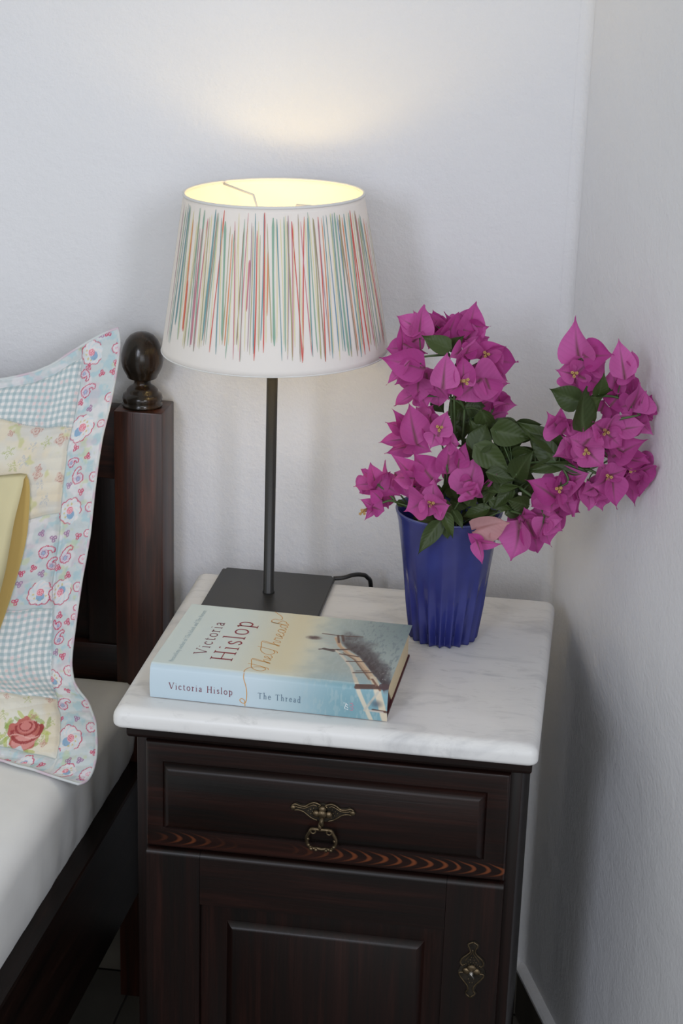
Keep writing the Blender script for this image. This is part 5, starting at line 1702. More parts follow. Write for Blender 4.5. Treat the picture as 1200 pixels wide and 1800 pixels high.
# ------------------------------------------------------------------ bougainvillea
FL = json.loads('{"flowers":[[0,0,0,[[2671,-1328,9676,2714,-1421,10030,270,23,-20],[2686,-1331,9710,2424,-1291,9841,270,13,-11],[2693,-1315,9691,2549,-1382,9631,216,-19,14]]],[0,0,0,[[2520,-1363,9492,2480,-1363,9803,171,25,-18],[2560,-1363,9511,2337,-1288,9470,234,22,1],[2554,-1396,9552,2785,-1343,9452,171,-38,-22]]],[0,0,0,[[3189,-1149,9659,3253,-1196,10053,342,2,-15],[3227,-1177,9759,3422,-1234,9765,198,28,-29],[2959,-1174,9608,3083,-1298,9950,288,15,-4]]],[0,0,0,[[2943,-1020,9621,2724,-979,9835,135,11,3],[2947,-1052,9612,2710,-990,9616,162,-32,20],[2960,-1020,9605,2942,-1139,9873,162,34,28]]],[0,0,0,[[3170,-1477,9489,3272,-1619,9759,306,40,15],[3151,-1472,9545,3046,-1621,9509,198,42,15],[3196,-1516,9526,3332,-1468,9588,162,-45,-3]]],[0,0,[3413,-1441,9530],[[3402,-1361,9485,3757,-1246,9385,342,-42,-24],[3396,-1390,9483,3635,-1436,9620,288,-10,5],[3371,-1365,9467,3322,-1259,9681,180,-36,10],[3403,-1375,9488,3591,-1384,9288,306,11,-20]]],[0,0,0,[[2736,-1574,9369,2311,-1663,9465,378,-12,-6],[2610,-1617,9413,2394,-1617,9158,126,-23,-3],[2737,-1575,9345,2462,-1578,9161,288,-15,6]]],[0,0,[3252,-1878,9341],[[2996,-1798,9265,3018,-1790,9617,342,7,27],[3208,-1779,9266,3183,-1667,9570,252,10,19],[3178,-1800,9270,3055,-1784,9158,198,28,26],[3238,-1762,9280,3315,-1734,9425,162,15,2]]],[0,0,0,[[3305,-1612,9262,3665,-1527,9223,360,41,10],[3365,-1673,9282,3124,-1641,9050,324,31,11],[3448,-1621,9290,3543,-1634,9045,342,-21,-12]]],[0,0,0,[[3427,-1374,9340,3659,-1385,9226,270,4,-14],[3331,-1388,9337,3342,-1336,9058,288,-3,-27],[3284,-1404,9338,3505,-1390,9117,324,2,5]]],[0,0,0,[[2699,-1471,9199,2721,-1569,8943,270,33,-7],[2735,-1450,9079,2444,-1333,8853,198,8,24],[2720,-1462,9065,2807,-1440,8893,288,19,-20]]],[0,0,0,[[2921,-1397,9145,2926,-1317,8862,270,-9,20],[2855,-1404,9176,3070,-1526,9006,234,-13,-2],[2783,-1354,9225,2852,-1458,9022,252,-33,11]]],[0,0,0,[[3492,-1328,8830,3682,-1416,8923,216,32,-29],[3527,-1329,8934,3649,-1377,8990,72,1,17],[3446,-1265,8843,3444,-1403,8772,144,20,-27]]],[0,0,0,[[2976,-1231,9706,2806,-1294,9660,144,1,-25],[3103,-1215,9710,3267,-1219,9689,252,26,28],[2606,-1207,9543,2751,-1243,9678,216,32,14]]],[1,0,0,[[2716,-1682,8606,2618,-1658,9014,378,7,25],[2695,-1624,8553,2906,-1747,8501,324,24,-11],[2632,-1655,8592,2568,-1592,8788,198,45,11]]],[1,0,0,[[2614,-1537,8691,2469,-1649,8906,180,11,-18],[2578,-1500,8661,2383,-1623,8770,126,-42,-11],[2604,-1538,8555,2318,-1546,8498,180,-15,8],[2650,-1487,8475,2376,-1604,8409,144,39,-16]]],[1,0,0,[[2783,-1437,8691,2861,-1338,8906,306,-33,-28],[2816,-1464,8752,2700,-1345,8863,234,-24,-2],[2848,-1484,8811,2930,-1563,8620,216,-19,10]]],[1,0,[2992,-1819,8801],[[2979,-1774,8720,3054,-1727,8964,270,-5,-25],[2948,-1777,8702,3133,-1675,8727,270,33,24],[2947,-1774,8717,2906,-1773,8546,216,-24,-27]]],[1,0,0,[[3091,-1791,8330,3097,-1771,8664,378,14,0],[3191,-1806,8393,3243,-1715,8621,198,19,-10],[3078,-1739,8600,3205,-1733,8607,216,39,11]]],[1,0,0,[[2928,-1871,8233,2702,-1881,8522,378,11,12],[2739,-1892,8251,2526,-2052,8539,252,22,-7],[2724,-1908,8254,2521,-1995,8258,198,31,-27]]],[1,0,0,[[2302,-1600,8046,2046,-1534,7983,180,11,20],[2311,-1608,8041,2234,-1633,8303,234,14,2],[2269,-1624,8128,2128,-1543,8190,90,17,-10],[2329,-1617,8045,2464,-1631,8232,162,41,12]]],[1,0,0,[[2376,-1599,8051,2598,-1679,7962,270,32,-8],[2438,-1591,8131,2429,-1742,8388,72,-27,-4],[2598,-1613,8108,2676,-1656,7930,234,2,-24],[2507,-1560,8161,2623,-1515,8018,252,-12,15]]],[1,0,[2207,-1811,7797],[[2316,-1711,7816,2158,-1746,7915,126,-22,25],[2318,-1761,7829,2429,-1720,7784,180,39,13],[2311,-1706,7805,2231,-1845,7702,108,16,26],[2384,-1759,7949,2266,-1760,8043,162,-16,-16]]],[1,0,[2968,-2122,8061],[[2983,-2003,8019,2961,-1953,8282,252,-24,-20],[2977,-2077,8043,3191,-2202,8098,270,45,-14],[2976,-2065,8036,3083,-2203,7934,216,27,15],[2906,-2017,8051,2710,-1934,7880,342,-34,-3],[2959,-2051,8033,2857,-2084,7866,216,-9,3]]],[2,0,0,[[3323,-1864,8110,3409,-1765,8518,342,-36,-6],[3347,-1860,8254,3220,-1844,8205,162,20,0],[3500,-1840,8217,3629,-1923,8388,81,0,-18]]],[2,0,0,[[3324,-2002,8160,3444,-2100,8305,306,25,-18],[3331,-1998,8180,3420,-2068,8112,270,-27,-7],[3319,-2028,8138,3486,-1961,8197,216,-15,30]]],[2,1,0,[[3458,-2041,7799,3808,-2158,7953,333,36,-15],[3641,-2000,7766,3680,-2013,7654,198,34,10]]],[2,0,0,[[3487,-2105,7654,3359,-2154,7776,135,29,-29],[3487,-2101,7653,3738,-2174,7680,117,-26,-26],[3490,-2143,7651,3561,-2248,7466,144,-24,-23]]],[3,0,0,[[4386,-1981,9662,4315,-2106,10115,374,-27,25],[4478,-1983,9701,4751,-2084,9758,299,38,6],[4485,-2013,9624,4672,-1905,9647,278,-43,-9]]],[3,0,0,[[4852,-2087,9565,4766,-2005,9917,299,-7,-22],[4937,-2070,9632,4914,-1960,9803,128,-7,-23],[4860,-2035,9580,4980,-2165,9547,235,-33,-14]]],[3,0,[4356,-2143,9564],[[4338,-2042,9527,4160,-2126,9580,203,-22,-10],[4347,-2044,9519,4491,-1967,9641,256,27,17],[4356,-2032,9517,4396,-2049,9344,299,-42,22],[4422,-2080,9505,4664,-2062,9423,299,1,2]]],[3,0,0,[[4951,-2115,9230,5031,-2006,9475,320,41,-12],[5034,-2057,9220,5083,-2096,9437,149,-2,-26],[4949,-2098,9263,4808,-2052,9202,235,35,10]]],[3,0,0,[[4797,-1952,9327,4731,-1894,9592,278,-29,-29],[4789,-1939,9437,4941,-1949,9355,299,-4,24],[4751,-1995,9221,4866,-1985,9378,256,-17,-12]]],[3,0,0,[[4253,-2113,8940,4115,-2214,9141,363,-16,-6],[4280,-2151,8963,4424,-2213,9144,299,26,-15],[4240,-2099,8983,4248,-2232,9213,256,-11,8]]],[3,0,[4713,-2239,9005],[[4708,-2161,8978,4803,-2293,9250,278,38,-30],[4718,-2191,8978,4897,-2209,8828,278,9,-25],[4699,-2147,8973,4554,-2270,9122,320,-7,-3]]],[3,0,[4534,-2328,8805],[[4529,-2223,8830,4333,-2279,8924,320,-25,14],[4528,-2231,8842,4623,-2149,9026,342,-42,6],[4533,-2248,8790,4727,-2327,8650,363,7,-16],[4524,-2249,8780,4402,-2169,8669,235,31,14]]],[3,0,0,[[4414,-2083,8721,4191,-2096,8660,256,-17,30],[4437,-2089,8783,4377,-2173,8630,235,32,1],[4404,-2108,8747,4287,-2236,8912,192,-37,25]]],[3,0,0,[[4861,-2145,9004,5127,-2162,9070,256,28,20],[4846,-2104,8721,5137,-2219,8945,320,9,18],[4841,-2122,8784,4721,-2242,8946,256,11,10]]],[3,0,0,[[4922,-2086,8683,5197,-2066,8713,256,-8,-24],[4960,-2093,8669,5189,-2116,8651,192,42,30],[4905,-2083,8661,4734,-2048,8735,235,-18,-24]]],[3,0,[4780,-2243,8531],[[4775,-2172,8505,4974,-2122,8582,235,-10,18],[4781,-2195,8503,4620,-2251,8401,342,36,-30],[4809,-2198,8496,4871,-2264,8188,278,15,1],[4753,-2131,8500,4669,-2132,8639,235,9,-19]]],[3,0,[5013,-2073,8579],[[4996,-1974,8557,5047,-1883,8147,299,8,-21],[5032,-1978,8561,5128,-1920,8221,320,19,2],[5016,-1979,8540,5163,-1976,8433,235,31,13],[5005,-1984,8560,4853,-2001,8613,256,5,10]]],[3,0,[4286,-2176,8341],[[4284,-2082,8320,4308,-2019,8531,203,40,-20],[4236,-2128,8233,3942,-2162,8407,320,-1,7],[4302,-2058,8314,4492,-2026,8195,320,1,-27],[4286,-2095,8304,4454,-2005,7981,320,22,25],[4256,-2079,8317,4121,-2138,8355,213,9,17]]],[3,0,0,[[4160,-2042,8198,3999,-2013,8056,256,3,3],[4217,-2034,8180,4232,-2154,8034,299,-45,25],[4392,-2027,8350,4568,-2149,8520,320,-33,7],[4474,-2001,8229,4395,-2079,8465,235,18,11]]],[3,0,0,[[4561,-2069,8337,4621,-2082,8084,278,10,30],[4674,-2048,8300,4748,-1939,8082,235,-30,15],[4618,-2091,8329,4512,-2202,8299,192,-5,7]]],[3,0,0,[[3917,-2021,7872,3870,-2035,7473,395,-37,-11],[3991,-2011,7875,4120,-1901,7498,320,31,-27],[3910,-1981,7938,4131,-1884,7660,235,-18,6],[3929,-1987,7942,3943,-2006,8040,192,43,-28]]],[3,0,0,[[4142,-2053,7902,4213,-1967,7632,213,42,-19],[4155,-2010,7968,4349,-2074,7970,256,29,-20],[4178,-2040,7920,4343,-2010,7829,213,-39,1],[4157,-1999,7925,4099,-2086,7729,235,-22,1]]],[3,0,0,[[4663,-1967,9168,4691,-2068,9313,256,-15,2],[4702,-2004,9143,4821,-1935,9017,278,-36,26],[4576,-1968,9354,4492,-1899,9482,256,-42,19]]],[3,0,0,[[4835,-1975,8603,4916,-1933,8752,299,-26,16],[4704,-2004,8641,4640,-1900,8722,256,45,-19],[4804,-1989,8527,4960,-1996,8424,299,-28,1]]],[1,0,0,[[2552,-1362,8493,2436,-1468,8448,219,39,11],[2554,-1375,8497,2580,-1298,8676,184,-13,-10],[2551,-1350,8489,2671,-1495,8406,236,-29,18]]],[0,0,0,[[2622,-1365,9210,2766,-1282,9155,199,-44,4],[2627,-1418,9224,2562,-1340,9050,242,-19,-18],[2628,-1426,9226,2608,-1316,9389,207,-40,0]]],[3,0,0,[[4889,-1829,8619,4940,-1900,8459,294,6,-13],[4889,-1845,8624,4720,-1826,8766,285,10,-6],[4890,-1820,8616,4981,-1964,8820,274,-8,-18]]],[1,0,0,[[2851,-1629,8165,2703,-1608,8068,191,3,1],[2851,-1633,8166,2813,-1671,8366,183,32,-1],[2847,-1584,8150,3033,-1704,8179,200,22,-15]]],[3,0,0,[[4752,-1999,8877,4845,-1970,8723,292,14,-19],[4752,-1943,8860,4565,-1859,8815,229,-29,-24],[4752,-1977,8870,4800,-1893,9045,268,-5,3]]],[0,0,0,[[3563,-1091,8909,3750,-1169,8912,224,39,-14],[3563,-1085,8907,3472,-1174,8797,192,-8,-29],[3564,-1113,8915,3538,-1249,9099,230,19,-17]]],[1,0,0,[[3163,-1576,8272,3351,-1529,8283,236,40,-21],[3162,-1564,8268,3062,-1496,8067,224,-27,-4],[3164,-1597,8279,3137,-1677,8465,193,-23,7]]],[3,0,0,[[4389,-1704,9653,4199,-1614,9687,245,5,-27],[4389,-1704,9653,4546,-1603,9725,282,-35,13],[4390,-1755,9666,4312,-1810,9495,251,-26,-14]]],[0,0,0,[[2850,-936,9653,3014,-1063,9690,228,-12,22],[2846,-887,9641,2778,-1005,9541,215,45,-10],[2852,-960,9658,2768,-891,9825,188,15,-27]]],[3,0,0,[[4207,-1823,8735,4066,-1832,8848,251,45,-25],[4208,-1838,8740,4382,-1864,8780,251,9,-19],[4209,-1881,8753,4121,-1790,8547,232,1,0]]],[0,0,0,[[3363,-1050,8847,3415,-1047,8693,242,8,9],[3363,-1057,8849,3227,-1207,8909,247,9,22],[3363,-1051,8847,3528,-1076,8969,209,-22,4]]],[3,0,0,[[4316,-1910,8161,4298,-2026,8378,232,-45,19],[4315,-1853,8142,4481,-1776,7965,293,41,-22],[4315,-1884,8153,4170,-1956,8025,282,17,-11]]],[3,0,0,[[4221,-1976,8279,4232,-1977,8054,242,1,9],[4221,-1939,8267,4027,-1885,8278,287,11,2],[4222,-1999,8286,4332,-2099,8497,230,-4,-10]]],[3,0,0,[[4696,-1936,8289,4554,-1864,8373,268,-29,6],[4696,-1939,8290,4903,-1950,8298,293,32,-10],[4695,-2009,8312,4660,-2150,8190,292,1,17]]],[0,0,0,[[2667,-936,9657,2522,-945,9578,196,30,30],[2670,-964,9664,2571,-973,9834,191,-4,-9],[2670,-962,9663,2843,-980,9592,220,-35,5]]],[3,0,0,[[4469,-1896,9501,4610,-1848,9391,261,-22,10],[4469,-1863,9492,4327,-1750,9305,217,7,-30],[4469,-1831,9484,4378,-1921,9706,291,0,5]]],[1,0,0,[[2859,-1701,8112,3004,-1747,8046,236,-28,11],[2854,-1648,8095,2730,-1594,7965,215,32,-26],[2860,-1712,8116,2902,-1657,8246,188,-45,-13]]],[3,0,0,[[4856,-1964,8477,5055,-2059,8538,251,-40,-18],[4856,-1953,8473,4744,-2091,8320,268,-39,-21],[4856,-1948,8472,4804,-1976,8674,224,-2,13]]],[3,0,0,[[4449,-1989,8627,4590,-2032,8502,242,26,4],[4450,-2029,8639,4236,-2139,8677,274,-6,26],[4450,-2034,8641,4468,-1986,8815,260,26,-12]]],[3,0,0,[[5055,-1986,9188,4871,-2020,9218,239,-4,7],[5055,-1976,9185,5120,-1904,9329,287,11,-30],[5055,-1977,9185,5177,-2004,9078,291,-20,12]]],[3,0,0,[[4815,-1959,8933,4962,-1997,9100,281,-2,-13],[4815,-1974,8937,4821,-1901,8718,225,22,-16],[4815,-1958,8932,4666,-1941,9040,270,-33,-17]]],[0,0,0,[[3345,-1416,9194,3282,-1441,9346,247,44,-2],[3344,-1399,9189,3516,-1307,9213,228,27,19],[3342,-1367,9180,3237,-1389,9082,226,-6,-7]]],[0,0,0,[[2791,-1149,9146,2835,-1220,8988,217,-30,-5],[2792,-1157,9148,2640,-1104,9161,206,19,17],[2791,-1152,9146,2898,-1184,9267,193,-7,3]]],[3,0,0,[[5033,-1941,9068,5191,-2046,8942,228,-18,-12],[5032,-1979,9079,4866,-1891,8917,232,-38,-26],[5033,-1939,9068,5048,-2067,9309,286,-1,4]]],[3,0,0,[[3908,-1847,7823,4063,-1729,7889,233,32,14],[3907,-1800,7807,3972,-1724,7573,299,-17,16],[3907,-1817,7813,3751,-1760,7914,248,-21,-11]]],[1,0,0,[[2227,-1414,8016,2398,-1408,8059,230,18,-21],[2224,-1390,8009,2112,-1311,7840,248,-28,-7],[2227,-1412,8016,2155,-1302,8128,185,35,-26]]],[3,0,0,[[5121,-2004,8542,5129,-1874,8313,232,29,-13],[5121,-2000,8541,5043,-1777,8682,280,-36,17],[5121,-2006,8543,5265,-2251,8707,239,-6,-25]]],[0,0,0,[[2863,-887,9504,2780,-905,9688,199,33,-27],[2864,-899,9507,3019,-921,9507,187,8,-4],[2862,-872,9501,2835,-894,9342,188,-34,-28]]],[0,0,0,[[3024,-847,9540,2919,-954,9671,190,33,16],[3024,-857,9543,3168,-981,9646,231,29,20],[3026,-881,9548,3056,-784,9361,180,27,-14]]],[3,0,0,[[4438,-2015,8760,4523,-2163,8624,246,-28,16],[4438,-1996,8754,4221,-1903,8717,258,0,6],[4437,-1977,8749,4563,-2099,8920,248,-34,22]]],[0,0,0,[[2672,-1267,9078,2817,-1411,9058,249,-39,15],[2675,-1292,9084,2618,-1279,8933,241,42,-26],[2675,-1292,9084,2658,-1341,9256,220,-40,-29]]],[3,0,0,[[4469,-1772,9444,4606,-1723,9587,288,-33,-26],[4469,-1800,9451,4496,-1797,9240,242,12,-10],[4469,-1787,9447,4276,-1831,9456,230,-34,-20]]],[3,0,0,[[4401,-1786,9340,4320,-1842,9148,265,35,27],[4402,-1842,9355,4218,-1729,9411,235,-44,5],[4401,-1803,9345,4603,-1702,9311,240,20,-28]]],[3,0,0,[[4393,-1862,9513,4540,-1882,9676,289,-2,-12],[4393,-1916,9527,4486,-2014,9366,265,4,0],[4393,-1920,9528,4176,-2003,9538,244,-41,-6]]],[0,0,0,[[3304,-1212,9541,3145,-1349,9631,182,-18,10],[3302,-1181,9533,3405,-1137,9646,223,-28,29],[3305,-1226,9544,3420,-1332,9455,216,-28,29]]],[3,0,0,[[4859,-1782,9400,4944,-1914,9227,290,9,-28],[4859,-1793,9403,4732,-1785,9507,273,-8,-25],[4858,-1827,9412,4953,-1858,9571,277,-23,8]]],[1,0,0,[[2366,-1420,7797,2241,-1358,7675,209,-2,-11],[2368,-1432,7800,2411,-1550,8034,242,-9,15],[2366,-1415,7795,2562,-1543,7820,237,24,21]]],[3,0,0,[[4204,-1805,7907,4262,-1786,7704,297,-30,20],[4204,-1799,7905,3982,-1777,7917,295,37,14],[4205,-1864,7927,4373,-1792,7998,278,44,15]]],[0,0,0,[[2823,-1028,9601,2977,-972,9598,246,-17,19],[2818,-971,9587,2751,-967,9409,186,2,-5],[2820,-998,9594,2827,-1079,9769,186,20,-8]]],[0,0,0,[[2967,-929,9648,2999,-980,9474,226,43,29],[2964,-896,9640,2801,-1004,9639,194,26,-16],[2965,-903,9641,3040,-908,9801,187,-15,-22]]],[1,0,0,[[2236,-1451,7991,2196,-1451,8141,241,-35,16],[2242,-1499,8007,2424,-1573,8102,182,25,-17],[2239,-1472,7998,2154,-1550,7891,195,-14,-15]]],[0,0,0,[[3128,-896,9581,3146,-951,9786,251,13,-7],[3128,-903,9583,3315,-961,9579,183,-30,-30],[3132,-956,9596,3050,-912,9449,247,10,-23]]],[0,0,0,[[2974,-879,9635,3123,-784,9684,241,40,11],[2974,-880,9635,2945,-940,9483,223,34,28],[2975,-886,9636,2839,-970,9731,211,-6,-21]]],[0,0,0,[[3163,-960,9738,3291,-1066,9664,221,-38,-23],[3163,-964,9739,2997,-929,9660,204,40,10],[3167,-1014,9750,3211,-974,9919,248,-14,7]]]],"leaves":[[0,3008,-1500,9567,2721,-1491,9677,234,4,10],[0,3001,-1330,9533,3170,-1374,9695,153,-18,-29],[0,3122,-1487,9349,3125,-1497,9467,90,1,-20],[0,2836,-1091,8887,2974,-1067,8736,198,15,29],[0,3232,-1276,8898,3005,-1232,8768,270,15,-8],[0,3230,-1223,8850,3208,-1339,8515,270,-27,-26],[0,3246,-1204,8828,3358,-1188,8541,234,-39,-32],[0,3261,-1160,8783,3432,-1085,8706,198,-29,-19],[0,3239,-1379,8927,3432,-1361,8936,198,40,-8],[0,3167,-1223,8794,3105,-1320,8561,216,30,16],[0,3289,-1274,8732,3131,-1304,8678,198,-22,9],[0,3190,-1392,9428,3252,-1493,9491,108,-21,-31],[3,3397,-1814,8592,3491,-1758,8869,256,-33,-24],[3,3577,-1861,8817,3965,-1838,8750,256,-35,-3],[3,4196,-1986,8607,3941,-1931,8854,267,1,-32],[3,4271,-1954,8720,3773,-1920,8956,213,26,-25],[3,3407,-1836,8609,3774,-1868,8360,299,6,-15],[3,3826,-1971,8377,3987,-2139,8712,224,-36,-18],[3,3543,-1946,8366,3838,-1935,8307,181,-1,12],[3,4302,-2003,8561,3898,-2058,8449,171,16,8],[3,3526,-1842,8182,3919,-1958,8241,149,13,19],[3,3983,-1789,8717,4284,-1910,8776,235,-5,11],[3,3610,-1702,8544,3868,-1649,8627,256,-1,31],[3,3770,-1761,8475,4109,-1753,8498,235,26,-12],[3,4536,-2072,8552,4109,-2079,8584,128,1,-29],[3,4357,-2033,8585,4568,-2122,8512,192,-35,-29],[3,4357,-2024,8582,4459,-2026,8453,171,11,-29],[3,4420,-2234,9297,4111,-2173,9391,288,4,-23],[3,4456,-2301,9067,4451,-2391,9523,256,40,-7],[3,4616,-2254,9386,4652,-2368,9646,171,2,-2],[3,4615,-2193,9379,4765,-2318,9442,149,30,26],[3,4518,-2181,9218,4654,-2295,9372,192,-26,-7],[3,4450,-2129,9141,4614,-2247,9167,171,-13,16],[3,4638,-2089,8798,4839,-2047,8800,106,11,19],[3,4661,-2088,8741,4797,-2195,8899,106,-1,31],[2,3543,-1905,7963,3263,-1838,7824,128,-38,12],[2,3037,-2001,7793,2841,-2116,7463,189,19,20],[2,3109,-2057,7920,3211,-2065,7659,144,4,21],[2,3198,-1993,7948,3311,-1986,7759,126,-24,-19],[2,3127,-1982,7734,3147,-1966,7610,108,-8,-30],[2,3018,-1802,7937,3227,-1927,7894,162,-29,13],[2,3126,-1678,8144,3010,-1572,7963,162,29,-11],[2,3125,-1621,8057,3207,-1758,7972,162,-11,20],[2,3231,-1648,8279,3125,-1663,8139,198,-9,15],[2,3157,-1729,7941,3371,-1729,7907,162,27,30],[2,3374,-1568,8520,3237,-1510,8236,216,-40,-21],[2,3142,-1571,8282,3308,-1699,8436,180,-38,14],[2,2570,-1721,7891,2664,-1667,7855,90,10,24],[2,2832,-1815,7772,3035,-1876,7741,144,30,22],[2,3368,-1892,8144,3589,-2010,8227,144,20,25],[3,3756,-1871,7922,3983,-1804,8021,154,22,6],[2,3705,-1688,8191,3873,-1751,8029,158,0,34],[3,3460,-1582,8209,3762,-1743,8226,164,-23,-16],[2,3564,-1681,8074,3275,-1813,8212,211,-7,26],[3,3769,-1647,8106,3556,-1669,8285,190,-12,-35],[2,3350,-1893,8003,3406,-1940,8233,144,-32,-31],[3,3579,-1842,8244,3487,-1849,7972,157,28,21],[2,3620,-1775,7989,3919,-1776,8100,157,-29,-17],[3,3783,-1841,8188,3598,-1893,7949,168,-16,10],[2,3584,-1856,7775,3305,-1815,7932,189,36,-27],[3,3656,-1885,8192,3764,-1811,8469,208,17,22],[2,3952,-1869,8025,3736,-1955,8101,169,-40,-5],[3,3980,-1629,8217,3762,-1729,8190,210,23,-2],[2,3967,-1695,8224,3808,-1683,8106,201,-7,-27],[3,3944,-1737,8346,3766,-1708,8236,206,35,-10],[2,3402,-1834,7825,3682,-1779,7919,206,17,-20],[3,3840,-1779,7810,4030,-1725,7793,172,-40,5],[2,3692,-1639,8126,3498,-1595,8326,172,-10,-27],[3,3583,-1831,8021,3821,-1915,7965,137,-1,5],[2,3864,-1637,8229,3754,-1613,8007,138,17,-2],[3,3625,-1583,8198,3825,-1580,8275,175,-11,17],[2,3691,-1678,8257,3523,-1747,8027,174,38,-13],[3,3434,-1613,8039,3574,-1679,7833,174,-2,35],[2,3642,-1643,8135,3775,-1721,7854,190,2,-24],[3,3987,-1769,8216,3889,-1848,8023,154,26,-9],[2,3027,-1554,7964,2870,-1569,7939,125,-23,-18],[2,2920,-1351,7566,2959,-1329,7729,99,20,30],[2,2720,-1326,7593,2854,-1338,7579,90,-34,-22],[2,3153,-1332,7852,3188,-1332,7691,111,8,-31],[2,2922,-1646,7814,2893,-1609,7966,132,-35,1],[2,2675,-1513,7971,2905,-1510,7981,129,-2,-2],[2,3159,-1423,7729,3083,-1528,7611,90,14,-22],[2,3054,-1330,7648,2889,-1357,7729,113,1,8],[2,3166,-1615,7969,3319,-1671,7908,91,27,-10],[2,3009,-1389,7958,2808,-1332,7864,137,-2,19],[2,2876,-1353,7657,3008,-1422,7808,95,-8,33],[2,3262,-1433,7685,3477,-1513,7759,113,5,22],[3,3693,-1635,8358,3989,-1674,8252,221,-20,0],[0,3219,-1445,8267,3473,-1463,8140,212,-28,-1],[3,3555,-1372,8191,3827,-1470,8189,264,-22,-19],[3,3688,-1621,8515,3556,-1745,8744,205,-13,0],[3,3793,-1435,8048,3630,-1518,8337,275,-31,5],[3,3830,-1480,8342,4127,-1531,8372,214,15,3],[3,3611,-1591,8796,3880,-1641,8660,251,22,31],[3,3595,-1686,8685,3832,-1776,8902,262,-34,33],[3,3778,-1750,8508,4058,-1792,8574,202,-31,-8],[3,3698,-1670,8740,3963,-1685,8694,209,8,25],[3,3794,-1592,8481,4047,-1611,8577,215,-4,-26],[3,3695,-1486,8619,3474,-1466,8802,245,40,14],[0,3419,-1600,8930,3554,-1519,8619,210,-31,-1],[0,3324,-1448,8469,3646,-1477,8469,253,35,-4],[0,3445,-1556,8584,3284,-1595,8843,262,19,-33],[3,3817,-1508,8703,4079,-1651,8862,271,13,15],[3,3705,-1507,8418,3583,-1489,8627,215,24,-23],[0,3451,-1443,8456,3166,-1427,8557,202,28,14],[3,3592,-1574,8837,3750,-1706,8622,239,27,-8],[3,3660,-1746,8453,3915,-1719,8537,218,-7,-16],[0,3254,-1421,8404,3477,-1531,8561,258,-18,25],[0,3589,-1633,8260,3336,-1608,8356,201,-40,-27],[0,3126,-1107,8466,3100,-1134,8678,195,12,27],[0,3393,-989,8545,3232,-1098,8555,153,-35,2],[0,3262,-1006,8599,3352,-1128,8454,161,39,29],[0,3323,-1057,8522,3160,-1120,8619,163,7,28],[0,3448,-1151,8461,3452,-1209,8639,158,36,32],[0,2989,-1000,8661,2989,-963,8456,176,-33,33],[0,3342,-1072,8639,3183,-1119,8594,149,-5,28],[0,3141,-1075,8927,2993,-1177,8791,170,30,-18]],"stems":[[0,[[3292,-1380,7905],[3354,-1300,8471],[3291,-1300,8740],[3192,-1400,8930],[3034,-1500,9038],[2807,-1500,9039]]],[0,[[3210,-1400,8898],[3057,-1500,9215],[3000,-1400,9533],[2958,-1200,9664]]],[0,[[3019,-1400,9485],[2851,-1500,9482],[2724,-1500,9457]]],[0,[[3273,-1300,8773],[3498,-1300,8840]]],[0,[[3086,-1500,9283],[3325,-1350,9394],[3399,-1300,9453]]],[1,[[3006,-1500,7555],[3076,-1650,8131],[3092,-1800,8333],[2986,-1650,8650]]],[1,[[2940,-1500,7550],[2872,-1700,8063],[2694,-1600,8529]]],[1,[[2742,-1600,7778],[2529,-1650,7881],[2420,-1700,7881],[2193,-1700,7741]]],[1,[[2528,-1650,7899],[2443,-1650,7978],[2341,-1650,8056]]],[1,[[2803,-1500,7644],[2656,-1600,7858],[2592,-1650,7956]]],[1,[[3070,-1650,8572],[3353,-1500,8498]]],[2,[[3200,-1500,7641],[3237,-1700,7920],[3318,-1900,8113]]],[2,[[3267,-1500,7629],[3421,-1900,7832],[3484,-2050,7634]]],[2,[[3109,-1600,7668],[3045,-2000,7802]]],[3,[[3421,-1400,7344],[3534,-1650,8120],[3854,-1900,8465],[4265,-2050,8583],[4565,-2100,8543],[4917,-2050,8749]]],[3,[[4377,-2050,8572],[4449,-2150,9032],[4510,-2150,9322],[4450,-2000,9600]]],[3,[[4474,-2150,9320],[4799,-2050,9315],[5048,-2100,9157]]],[3,[[4798,-2200,9120],[5027,-2200,9184]]],[3,[[3869,-1900,8228],[4070,-2000,8117],[4156,-2000,7945]]],[3,[[3790,-1900,7961],[3910,-2000,7965]]],[3,[[4265,-2050,8583],[4371,-2100,8411],[4285,-2150,8342]]],[3,[[4565,-2100,8543],[4773,-2100,8481],[5003,-2050,8581]]]]}')


def blade(seed, nl=13, nw=9, cup=0.22, bend=0.18, wave=0.05, serr=0.0, tipw=1.15):
    """heart-shaped blade of length 1 and width 1, base at origin, tip at +y, normal +z"""
    rg = random.Random(seed)
    p1, p2 = rg.uniform(0, 6.28), rg.uniform(0, 6.28)
    V, UV = [], []
    for i in range(nl):
        t = i / (nl - 1)
        tt_ = t ** 0.85
        hw_ = 0.5 * (math.sin(math.pi * min(1, tt_ ** 0.62))) ** 0.8 * (1 - 0.22 * tt_)
        hw_ *= (1 - tt_ ** 5) ** tipw
        hw_ = max(hw_, 0.004) if 0 < i < nl - 1 else 0.004
        for j in range(nw):
            s = -1 + 2 * j / (nw - 1)
            x = s * hw_
            y = tt_
            # heart lobes at the base
            y -= 0.10 * abs(s) * (1 - t) ** 3 * 1.4
            z = cup * (abs(s) ** 1.6) * hw_ - bend * (tt_ - 0.45) ** 2 * (1 if seed % 2 else -1) + 0.05
            z += wave * abs(s) * math.sin(7 * tt_ + p1 + (1.6 if s > 0 else 0)) + 0.02 * math.sin(4 * s + p2)
            V.append((x, y, z))
            UV.append((s * (hw_ / 0.5), tt_))
    F = grid_faces(nl, nw)
    return np.array(V), F, UV


